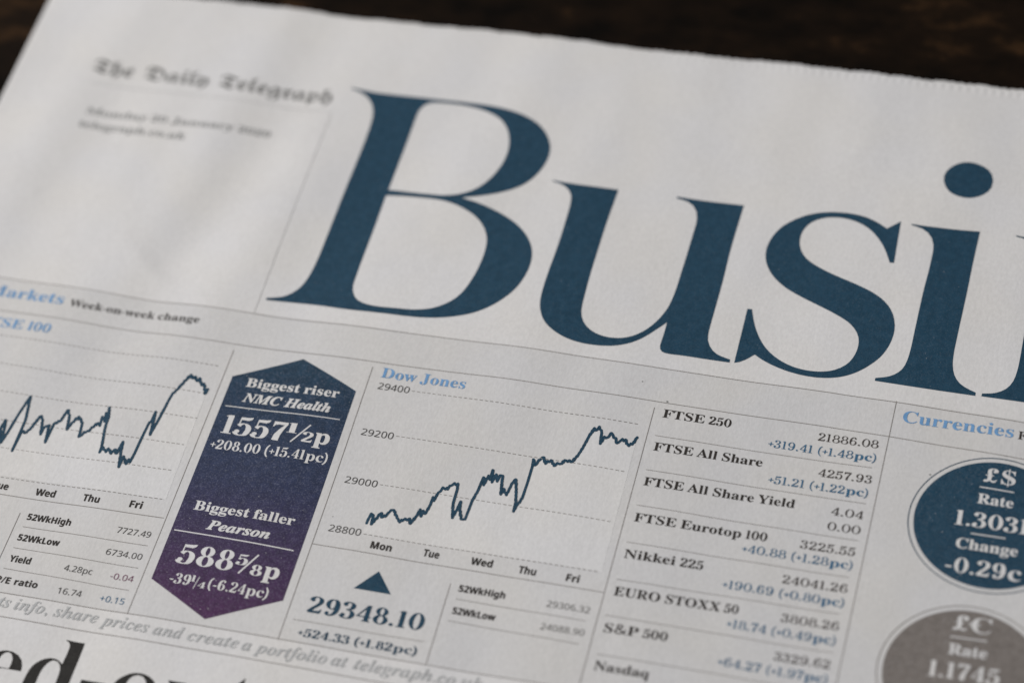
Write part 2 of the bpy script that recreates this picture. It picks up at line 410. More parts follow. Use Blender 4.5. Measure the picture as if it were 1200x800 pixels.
    'C': (468, [[257,-11,193,-3,137,20,91,56,56,104,34,162,26,228,34,294,56,351,92,399,139,435,195,458,259,465,309,459,367,440,388,435,408,443,419,465,437,465,437,308,420,308,392,364,356,407,313,434,265,443,212,430,174,389,151,321,144,226,152,138,177,74,219,36,278,24,318,29,358,45,395,71,428,106,447,89,395,33,332,0]]),
    'c': (293, [[156,-10,119,-5,87,11,59,35,38,68,24,106,19,150,25,196,40,237,64,271,96,297,133,313,175,319,218,314,250,298,271,275,277,245,275,228,266,215,253,207,236,204,214,209,201,225,196,251,197,261,197,271,190,290,169,297,138,285,118,248,112,187,118,123,137,76,166,48,204,38,239,47,271,72,285,60,248,21,205,-2]]),
    'M': (634, [[14,0,14,17,43,22,61,32,72,50,75,79,75,382,71,416,64,426,53,432,15,439,15,455,185,455,317,142,449,455,617,455,617,439,590,433,573,423,563,405,560,378,560,85,565,43,571,31,582,23,617,17,617,0,396,0,396,17,433,25,443,32,450,44,455,83,455,399,288,0,270,0,105,389,105,80,109,48,120,30,139,20,169,17,169,0]]),
    'W': (611, [[171,-11,32,393,15,427,3,435,-15,439,-15,455,181,455,181,439,150,432,143,423,140,410,148,373,223,153,301,353,286,399,278,418,267,429,229,439,229,455,439,455,439,439,404,432,393,412,399,386,474,166,541,369,549,406,546,421,538,430,503,439,503,455,624,455,624,439,607,433,594,421,575,379,446,-11,428,-11,316,309,190,-11]]),
    'y': (300, [[52,-140,29,-137,10,-125,-3,-107,-7,-84,-4,-67,5,-53,18,-43,36,-40,51,-42,64,-49,72,-61,75,-76,74,-81,74,-87,77,-96,86,-99,99,-92,114,-74,129,-44,140,-5,36,251,25,275,15,287,-3,293,-5,293,-5,310,162,310,162,293,136,289,130,284,128,275,130,267,133,257,185,119,230,241,236,260,238,274,236,284,229,289,203,293,203,310,300,310,300,293,287,290,277,281,259,242,162,-24,129,-96,113,-117,95,-131,76,-138]]),
    '&': (492, [[187,-7,125,2,77,28,46,69,36,125,43,172,63,208,96,238,139,266,99,318,85,348,81,382,89,426,114,459,153,480,204,487,252,480,289,460,313,427,320,383,314,344,293,312,262,283,224,258,354,133,382,181,401,240,461,240,434,160,415,125,392,95,490,0,410,0,352,56,319,31,281,11,238,-2], [188,293,222,315,245,336,258,358,262,383,258,405,246,423,227,435,202,439,177,435,156,424,143,406,138,383,142,360,151,338], [189,46,229,49,263,60,291,75,314,93,175,229,142,207,118,185,103,160,97,127,104,94,122,68,151,51]]),
    'v': (306, [[142,-10,38,248,22,281,12,290,-3,293,-3,310,164,310,164,294,156,294,136,290,129,276,130,268,185,122,236,253,241,272,232,289,203,294,203,310,305,310,305,295,289,289,278,279,260,243,160,-10]]),
}
GLYPHS['SI'] = {
    'N': (468, [[310,-11,140,351,68,82,62,47,74,24,109,15,109,0,-35,0,-35,15,-1,20,11,28,21,41,38,85,109,355,115,380,116,396,113,412,104,424,88,431,64,435,64,451,197,451,339,138,402,369,407,389,408,402,405,416,397,426,382,432,361,435,361,451,505,451,505,435,471,429,459,422,449,410,433,365,330,-11]]),
    'M': (587, [[188,-11,144,363,69,82,62,47,65,33,74,24,109,15,109,0,-35,0,-35,15,-1,20,11,28,21,41,38,85,113,369,119,403,116,417,108,426,93,432,72,435,72,451,224,451,263,132,469,451,622,451,622,435,587,429,575,421,566,409,549,365,473,82,469,64,468,47,480,24,516,15,516,0,305,0,305,15,340,21,352,29,361,40,368,57,377,85,453,374,207,-11]]),
    'C': (440, [[202,-11,149,-6,104,10,69,36,42,71,26,114,20,165,24,214,37,262,56,309,83,352,116,389,154,420,218,452,287,463,333,459,385,448,397,446,407,444,421,449,431,463,449,463,420,308,401,310,395,366,377,406,348,431,309,439,264,430,222,401,184,353,152,287,130,212,122,142,129,91,151,53,185,28,229,20,280,30,326,58,368,105,387,91,335,34,273,0]]),
    'H': (508, [[-34,0,-34,15,0,20,12,28,22,41,39,85,115,369,119,387,120,404,117,417,109,426,94,432,73,435,73,451,283,451,283,435,249,429,237,421,228,409,212,365,181,252,341,252,373,369,378,404,375,417,367,426,352,432,330,435,330,451,541,451,541,435,508,430,496,423,487,412,470,369,394,82,388,48,390,34,399,24,413,18,435,15,435,0,224,0,224,15,258,20,270,28,280,41,297,85,333,221,173,221,136,82,130,47,141,24,177,15,177,0]]),
    'e': (269, [[87,-9,47,-2,16,19,-4,53,-11,98,-7,135,6,172,25,207,49,240,78,268,109,290,143,305,176,310,207,305,230,293,244,273,249,248,238,209,207,174,153,144,79,124,75,88,78,66,87,50,102,39,122,36,159,51,195,95,214,83,179,32,136,1], [84,146,114,156,140,171,163,190,179,212,190,236,193,260,187,280,171,287,149,278,126,252,103,207]]),
    'a': (336, [[53,-9,24,-3,1,14,-14,40,-19,73,-15,109,-5,147,11,184,32,220,57,251,84,276,126,301,165,310,198,299,214,265,225,303,297,303,241,108,232,74,228,56,231,44,238,40,259,52,285,87,300,78,265,30,231,1,197,-9,166,2,155,34,157,52,162,75,137,38,111,12,84,-4], [93,41,108,45,124,56,152,95,176,147,192,202,198,248,192,272,172,281,157,276,141,264,109,219,83,159,70,115,65,81,72,51]]),
    'l': (173, [[40,-9,19,-6,3,3,-7,19,-10,40,-8,61,-2,85,77,371,87,414,80,428,58,433,52,433,52,450,183,470,79,86,75,69,73,54,75,44,83,41,104,53,131,89,144,79,118,39,93,12,68,-4]]),
    't': (185, [[30,-9,5,-4,-10,12,-15,39,-14,52,-11,70,45,273,13,273,13,297,79,334,134,398,162,398,134,300,187,300,179,273,126,273,77,103,70,77,67,56,70,45,77,41,98,54,128,95,144,85,116,44,88,14,60,-3]]),
    'h': (357, [[210,-9,185,-4,170,13,165,41,173,84,194,153,217,222,223,246,220,257,210,261,172,242,131,185,92,100,63,0,-19,0,82,374,88,399,90,411,88,422,83,428,58,433,48,433,48,451,110,457,187,470,115,197,151,247,184,282,217,303,253,310,281,304,297,287,303,259,298,223,282,170,250,75,247,65,246,57,248,47,257,43,276,57,306,98,320,89,284,34,247,2]]),
    'P': (409, [[-34,0,-34,15,0,20,12,28,22,41,39,85,115,369,119,387,120,404,117,417,109,426,73,435,73,451,259,451,325,444,372,424,400,392,410,346,404,310,386,278,359,251,323,231,271,219,195,215,171,215,136,82,130,47,132,33,141,24,177,15,177,0], [199,238,248,246,283,271,304,310,312,363,305,399,285,421,252,428,238,426,230,421,218,392,178,239,189,238]]),
    'r': (261, [[-14,0,42,211,50,240,52,254,45,268,24,273,18,273,17,289,151,310,114,189,144,243,171,280,197,302,222,310,250,298,259,265,257,245,249,230,236,221,220,218,202,223,186,238,180,241,157,225,127,175,95,97,66,0]]),
    's': (253, [[91,-9,63,-6,28,5,15,7,3,4,-7,-7,-24,-4,-7,109,13,105,23,55,46,24,81,14,110,24,120,52,114,77,95,106,69,138,39,185,31,207,28,228,35,260,53,286,82,303,116,309,145,306,179,298,186,296,192,295,204,298,212,307,230,307,215,205,197,207,184,252,163,279,134,288,119,286,107,278,99,268,97,255,104,231,124,202,146,176,165,149,183,116,190,82,187,58,177,36,162,17,142,3,118,-6]]),
    'o': (316, [[96,-9,54,-2,20,20,-3,54,-10,98,-6,135,6,172,24,208,48,241,76,269,107,291,141,305,175,310,221,302,256,281,278,247,285,203,281,167,270,130,252,94,228,61,200,33,168,10,133,-5], [103,13,119,18,134,30,162,74,184,132,200,191,206,240,197,276,172,288,157,284,141,272,113,229,90,172,75,111,69,58,78,25]]),
    'n': (357, [[213,-9,188,-4,173,13,168,41,175,84,197,153,220,222,226,246,222,257,213,261,176,243,136,190,97,107,66,0,-14,0,42,211,50,240,52,254,45,268,24,273,18,273,17,289,151,310,116,193,153,245,187,281,220,303,256,310,284,304,301,287,306,259,301,226,285,170,248,57,251,47,260,43,269,46,279,55,304,90,319,80,291,41,266,13,240,-4]]),
    'd': (334, [[55,-9,26,-4,3,14,-11,43,-15,82,-13,114,-4,148,29,215,52,245,78,272,121,300,164,310,190,306,213,294,238,381,242,399,243,412,241,422,234,428,205,433,205,451,271,459,343,470,237,83,232,60,230,48,232,43,238,41,255,52,281,89,297,78,246,13,223,-4,198,-9,175,-4,162,10,157,35,164,76,138,38,113,12,86,-4], [96,42,111,46,127,58,156,99,180,153,196,208,201,249,195,275,177,283,164,280,149,269,120,231,93,181,74,126,66,79,69,63,75,51,84,44]]),
    'i': (194, [[132,371,114,375,100,384,90,398,87,416,90,433,100,447,114,457,132,460,149,457,163,447,173,433,176,416,173,398,163,384,149,375], [49,-8,29,-5,13,5,4,21,1,41,4,64,10,87,44,211,51,237,53,254,46,268,26,273,19,273,19,289,89,299,150,310,89,85,84,55,87,46,95,42,115,54,142,90,155,81,121,31,85,2]]),
    'c': (277, [[93,-9,50,-2,17,19,-3,53,-9,97,-3,146,16,195,47,240,88,277,133,301,179,310,211,305,235,291,251,272,257,249,254,230,245,216,231,207,214,203,198,206,186,213,179,224,176,238,182,258,189,275,185,285,173,289,156,284,139,270,107,223,84,161,75,99,78,71,88,51,103,38,123,34,164,50,204,96,222,83,183,32,140,1]]),
    'f': (193, [[-66,-139,-90,-135,-108,-124,-121,-106,-125,-85,-123,-70,-116,-58,-105,-50,-91,-48,-78,-50,-69,-56,-62,-66,-60,-79,-65,-97,-71,-107,-68,-114,-59,-117,-46,-113,-34,-102,-15,-65,4,3,26,104,60,275,13,275,19,303,66,303,92,376,126,428,166,460,212,470,241,467,264,456,277,439,282,418,273,391,247,381,235,384,224,391,217,401,214,413,220,430,225,442,222,447,214,449,195,441,178,415,161,369,144,303,201,303,197,275,140,275,105,113,86,35,65,-29,40,-77,11,-112,-24,-132]]),
    'k': (323, [[204,-9,175,-2,154,19,136,65,120,144,96,126,63,0,-19,0,82,374,88,399,90,411,88,422,83,428,58,433,48,433,48,451,110,457,187,470,106,165,158,206,191,234,207,253,213,267,211,276,206,281,181,286,181,304,318,304,318,286,300,282,284,276,253,254,189,201,201,128,212,79,225,51,240,42,259,52,277,83,292,76,264,29,235,0]]),
    'u': (357, [[46,-9,18,-4,1,13,-5,41,0,75,15,130,38,211,46,254,39,268,19,273,13,273,12,289,73,298,146,310,81,79,76,53,79,43,89,40,125,58,167,113,206,197,236,301,316,301,251,57,254,48,261,44,270,47,280,56,292,70,306,91,321,81,293,42,268,13,242,-4,215,-9,196,-6,182,4,172,19,169,40,181,103,147,53,114,18,81,-3]]),
    'p': (330, [[-79,-139,-79,-121,-51,-114,-37,-95,-30,-71,48,228,52,253,50,263,44,269,16,273,16,290,85,300,144,310,124,242,176,293,228,310,257,304,279,288,293,261,298,224,294,184,282,143,263,103,239,67,211,36,180,11,147,-4,114,-9,90,-6,69,6,48,-69,44,-97,47,-109,54,-116,86,-122,86,-139], [102,15,119,19,135,31,165,71,190,125,207,179,214,224,212,240,206,252,198,259,187,262,155,249,127,209,103,142,86,78,78,38,84,20]]),
    'g': (298, [[77,-139,23,-134,-18,-119,-43,-95,-51,-66,-46,-44,-31,-25,-4,-9,33,5,6,28,-3,51,1,68,12,83,57,114,36,130,20,147,12,166,9,189,14,220,28,248,50,273,79,293,113,305,149,310,200,301,244,277,302,277,299,248,261,248,263,237,264,225,259,192,244,164,221,139,191,120,157,108,118,104,83,106,70,95,66,84,73,72,93,63,135,50,182,32,216,9,229,-12,233,-36,228,-65,213,-90,189,-110,158,-126,120,-136], [116,125,133,129,149,142,164,162,175,188,182,216,185,246,177,277,156,287,138,283,122,269,107,247,96,222,88,193,86,164,94,135], [85,-117,117,-113,141,-102,157,-85,162,-66,156,-47,138,-32,60,-4,21,-31,7,-62,13,-83,30,-101,54,-113]]),
}
GLYPHS['FR'] = {
    'T': (426, [[285,-15,247,-2,176,39,106,79,71,93,54,90,34,73,14,91,71,155,92,169,113,174,132,170,153,160,175,149,197,146,215,148,227,154,236,170,228,185,204,206,154,248,141,268,136,291,142,315,158,337,220,388,156,419,115,429,93,425,74,413,61,395,56,373,60,347,71,325,103,290,83,270,41,322,27,374,32,409,46,436,70,459,103,481,138,496,171,502,210,493,263,467,281,457,361,416,394,403,413,406,430,415,443,395,383,347,359,328,345,325,307,339,246,374,221,350,213,331,216,317,227,302,272,265,298,246,314,229,322,213,324,196,313,160,279,135,222,121,285,84,313,72,337,68,368,73,400,96,418,76,373,34,335,6,305,-10]]),
    'h': (310, [[149,-134,133,-123,185,-39,202,-1,213,37,222,119,218,157,209,193,190,229,163,268,126,240,126,82,132,71,146,66,169,86,183,71,99,-15,79,-15,70,-1,56,12,25,26,25,46,35,49,42,58,47,81,47,402,43,430,33,453,50,466,69,443,81,406,96,441,120,467,149,484,185,490,185,469,156,463,138,449,129,425,126,391,126,269,224,342,238,327,230,314,245,291,267,259,286,214,294,159,291,113,280,67,261,20,233,-29,196,-80]]),
    'e': (279, [[155,-15,137,-7,140,2,91,24,61,51,44,83,39,122,39,217,43,247,60,265,174,342,189,342,253,246,258,234,250,224,118,125,121,110,128,97,153,78,181,71,212,76,242,98,256,83], [118,155,185,205,189,211,140,289,125,277,119,263,118,236]]),
    'D': (546, [[300,-15,254,-8,211,13,162,44,130,64,112,71,109,71,89,64,58,44,40,64,79,110,118,137,156,146,169,146,178,144,199,157,206,173,201,193,185,216,148,263,136,287,132,310,136,327,148,345,167,361,191,376,251,398,202,413,148,418,106,413,74,400,53,378,46,349,51,326,63,304,84,284,109,271,101,243,54,270,26,306,16,353,22,395,39,431,65,461,100,483,142,497,190,502,245,497,299,482,349,458,395,426,435,387,468,342,487,306,501,269,509,232,512,195,504,140,479,91,441,49,392,15,343,-8], [361,54,388,58,412,68,434,84,450,104,461,129,464,155,459,194,444,233,419,272,385,310,343,346,293,378,264,373,241,363,227,349,222,333,224,320,232,306,248,284,270,252,290,218,298,193,284,167,240,141,211,128,263,93,317,64]]),
    'a': (316, [[70,-15,56,0,65,7,63,14,61,17,58,21,26,81,15,145,21,182,37,218,64,253,101,289,154,334,174,334,174,328,231,304,279,291,279,271,263,260,259,235,259,95,263,73,273,65,285,70,300,83,314,69,240,-15,224,-3,231,4,193,28,181,58,181,69], [132,63,181,98,181,248,147,265,130,273,122,278,107,259,98,237,93,177,96,138,106,100,119,72]]),
    'i': (215, [[71,371,84,433,103,480,134,496,155,489,162,469,159,455,150,439,122,403,92,371], [130,-15,112,-5,116,2,81,25,73,39,70,59,70,75,71,90,72,102,72,115,72,230,70,250,58,255,44,251,28,239,14,254,55,290,103,342,121,331,113,316,123,302,147,286,169,279,169,259,155,251,150,230,150,93,153,71,157,66,165,64,193,85,208,72]]),
    'l': (189, [[122,-15,104,-7,111,3,89,18,25,42,25,62,34,68,39,79,41,109,41,402,39,427,27,453,44,466,62,443,75,406,90,441,113,467,143,484,179,490,179,469,150,463,132,449,123,425,120,391,120,107,122,93,128,85,171,66,183,70,196,81,211,68]]),
    'y': (316, [[156,-134,140,-123,192,-39,209,-1,220,37,228,119,225,157,215,193,197,229,169,268,132,240,132,91,137,72,152,65,170,81,184,66,105,-15,85,-15,67,7,32,26,32,46,42,49,49,57,54,80,54,221,48,242,38,258,28,271,24,282,40,310,89,362,105,351,95,327,100,314,112,298,126,281,132,269,230,342,244,327,237,314,250,294,275,257,294,211,301,159,297,113,286,67,268,20,240,-29,203,-80]]),
    'g': (319, [[146,-134,95,-128,55,-109,28,-81,15,-43,78,-43,87,-80,111,-102,150,-109,171,-107,190,-98,206,-85,218,-68,226,-49,229,-28,212,14,198,48,191,81,83,-8,65,-1,71,15,66,30,53,47,35,76,22,105,18,125,16,148,22,192,42,233,84,280,156,342,177,342,176,340,203,320,237,306,285,291,285,271,274,250,267,227,263,164,270,92,294,38,295,30,295,22,290,-20,276,-57,254,-89,224,-113,188,-129], [141,79,159,87,186,106,184,144,188,192,199,240,160,257,124,281,108,262,97,239,91,212,89,176,91,150,98,127,119,92,131,82]]),
    'r': (250, [[131,-15,113,-5,121,6,101,20,40,42,40,62,51,74,55,97,55,218,52,250,42,266,29,253,14,266,83,342,99,329,95,323,101,318,125,295,134,260,134,253,173,316,178,327,182,342,201,342,217,311,240,291,240,265,221,246,208,214,187,214,180,242,165,263,134,215,134,107,137,90,158,77,182,68,194,73,212,89,227,75]]),
    'p': (328, [[91,-134,74,-42,65,30,56,32,43,28,30,16,15,28,62,80,62,201,60,235,55,255,42,273,34,288,70,337,91,362,107,350,101,334,105,323,120,308,134,290,138,273,138,267,249,342,261,326,252,318,285,265,306,226,313,185,310,161,302,135,266,77,226,22,200,-15,180,-15,168,-3,134,11,126,-50,111,-134], [203,53,216,57,228,67,246,104,253,150,246,181,226,216,188,273,138,238,138,85,160,72,179,62]]),
}
GLYPHS['SA'] = {
    '0': (384, [[191,-7,142,1,102,22,72,59,43,137,33,240,37,313,49,373,69,422,99,458,140,480,191,487,241,480,281,458,312,422,341,344,351,240,347,169,335,108,314,59,284,23,243,1], [191,44,237,56,268,92,286,154,291,240,286,326,268,388,237,424,191,437,145,424,115,388,98,326,92,240,98,154,115,93,145,56]]),
    '1': (384, [[181,0,181,335,181,381,183,418,164,400,142,381,91,339,60,379,189,480,238,480,238,0]]),
    '2': (384, [[32,0,32,49,158,176,219,240,241,268,257,296,266,324,269,355,263,390,246,415,219,431,185,436,152,433,123,424,69,390,38,430,68,452,102,470,141,482,185,486,245,478,291,452,320,412,330,359,326,322,314,288,296,256,271,224,207,155,107,56,107,54,349,54,349,0]]),
    '3': (384, [[162,-7,92,-1,60,7,30,19,30,75,95,51,163,43,218,49,256,68,277,98,284,138,275,176,249,202,206,217,150,222,103,222,103,273,150,273,202,279,240,298,263,326,271,363,265,394,247,417,219,432,183,437,147,434,117,425,62,396,33,437,62,455,96,471,137,483,183,486,248,478,294,453,322,415,331,367,324,324,304,290,273,267,232,253,232,250,282,237,318,214,339,179,346,136,341,97,326,62,302,33,266,11,220,-2]]),
    '4': (384, [[244,0,244,109,14,109,14,159,240,482,301,482,301,162,371,162,371,109,301,109,301,0], [72,162,244,162,244,313,245,372,247,419,244,419,231,392,216,367]]),
    '5': (384, [[167,-7,97,0,67,8,42,19,42,75,69,62,101,52,167,44,215,50,253,69,277,101,285,147,278,189,257,219,219,238,165,244,122,241,83,234,54,253,72,480,312,480,312,426,122,426,111,287,142,291,185,294,251,285,302,257,335,213,346,153,334,87,299,36,242,4]]),
    '6': (384, [[200,-7,157,-1,118,16,84,45,59,86,42,139,37,205,39,256,46,307,59,354,79,397,108,434,146,462,195,480,257,486,288,485,316,480,316,430,288,436,258,438,215,434,181,422,153,404,132,380,117,351,106,318,96,244,100,244,119,266,143,284,174,296,214,300,270,291,314,262,343,216,353,154,342,87,311,36,263,4], [199,43,238,50,268,70,288,105,294,154,288,195,271,227,242,247,201,254,172,251,146,241,126,226,110,208,100,187,97,166,100,137,108,108,122,82,142,61,168,48]]),
    '7': (384, [[91,0,288,426,30,426,30,480,351,480,351,434,156,0]]),
    '8': (384, [[193,-7,125,2,75,27,43,68,33,122,36,153,47,179,63,202,83,221,132,251,100,273,73,299,54,332,48,372,53,406,67,434,89,456,118,473,153,483,191,486,249,479,295,457,325,421,335,371,332,344,323,321,308,301,289,283,244,254,298,222,319,203,336,181,347,155,351,124,340,70,308,29,258,2], [194,277,226,293,253,312,271,337,277,369,271,399,253,421,226,434,191,439,157,434,130,421,112,399,106,369,109,347,118,328,132,312,150,299], [192,40,235,46,267,63,286,90,293,124,286,156,265,182,233,203,192,222,181,226,142,206,114,183,96,155,91,122,97,90,116,63,147,46]]),
    '9': (384, [[129,-7,98,-5,69,0,69,50,96,44,128,42,171,46,205,57,233,75,254,99,269,128,280,161,289,235,285,235,267,214,243,196,211,183,171,179,115,189,72,217,43,263,34,324,38,371,53,411,76,443,106,467,143,481,187,486,230,480,269,463,302,434,328,393,344,340,349,275,347,223,340,173,327,125,307,82,279,46,240,17,191,-1], [184,226,214,229,240,239,261,254,276,272,286,292,289,314,287,342,278,371,264,397,244,418,218,432,187,437,149,430,119,409,99,374,92,325,98,284,115,252,143,232]]),
    '.': (180, [[89,-9,74,-7,60,1,51,15,48,36,51,57,60,71,74,79,89,81,106,79,119,71,129,57,132,36,129,15,119,1,106,-7]]),
    ',': (180, [[28,-87,47,-3,61,78,124,78,129,71,104,-8,71,-87]]),
    '-': (216, [[27,154,27,206,189,206,189,154]]),
    '+': (384, [[167,75,167,213,34,213,34,261,167,261,167,400,216,400,216,261,349,261,349,213,216,213,216,75]]),
    'p': (413, [[57,-161,57,360,105,360,113,311,116,311,135,333,158,351,189,363,228,367,288,355,335,320,366,262,376,181,366,100,335,41,288,5,228,-7,190,-3,159,9,135,26,116,46,112,46,115,17,116,-13,116,-161], [219,42,249,47,273,60,291,82,305,110,312,143,315,181,309,237,291,280,261,308,218,317,171,309,140,286,123,247,116,192,116,181,122,122,138,78,169,51]]),
    'c': (322, [[201,-7,156,-2,117,13,83,38,58,73,42,120,37,178,42,238,59,286,85,322,119,347,160,362,206,367,259,361,300,347,282,298,244,310,204,315,158,306,125,281,105,238,98,179,105,121,124,79,156,53,201,44,253,50,294,65,294,13,254,-2]]),
    '/': (250, [[7,0,185,480,243,480,64,0]]),
    '$': (384, [[170,-39,170,33,98,39,42,55,42,112,100,93,170,85,170,220,112,241,73,266,49,299,42,341,50,385,76,419,117,441,170,451,170,510,213,510,213,451,278,444,331,426,313,377,266,392,213,400,213,265,287,238,313,222,331,202,343,178,347,148,338,105,312,72,269,48,213,36,213,-39], [170,280,170,399,138,393,117,382,104,366,99,346,103,322,115,305,136,291], [213,88,247,95,271,106,284,123,289,144,285,166,273,182,250,195,213,206]]),
}
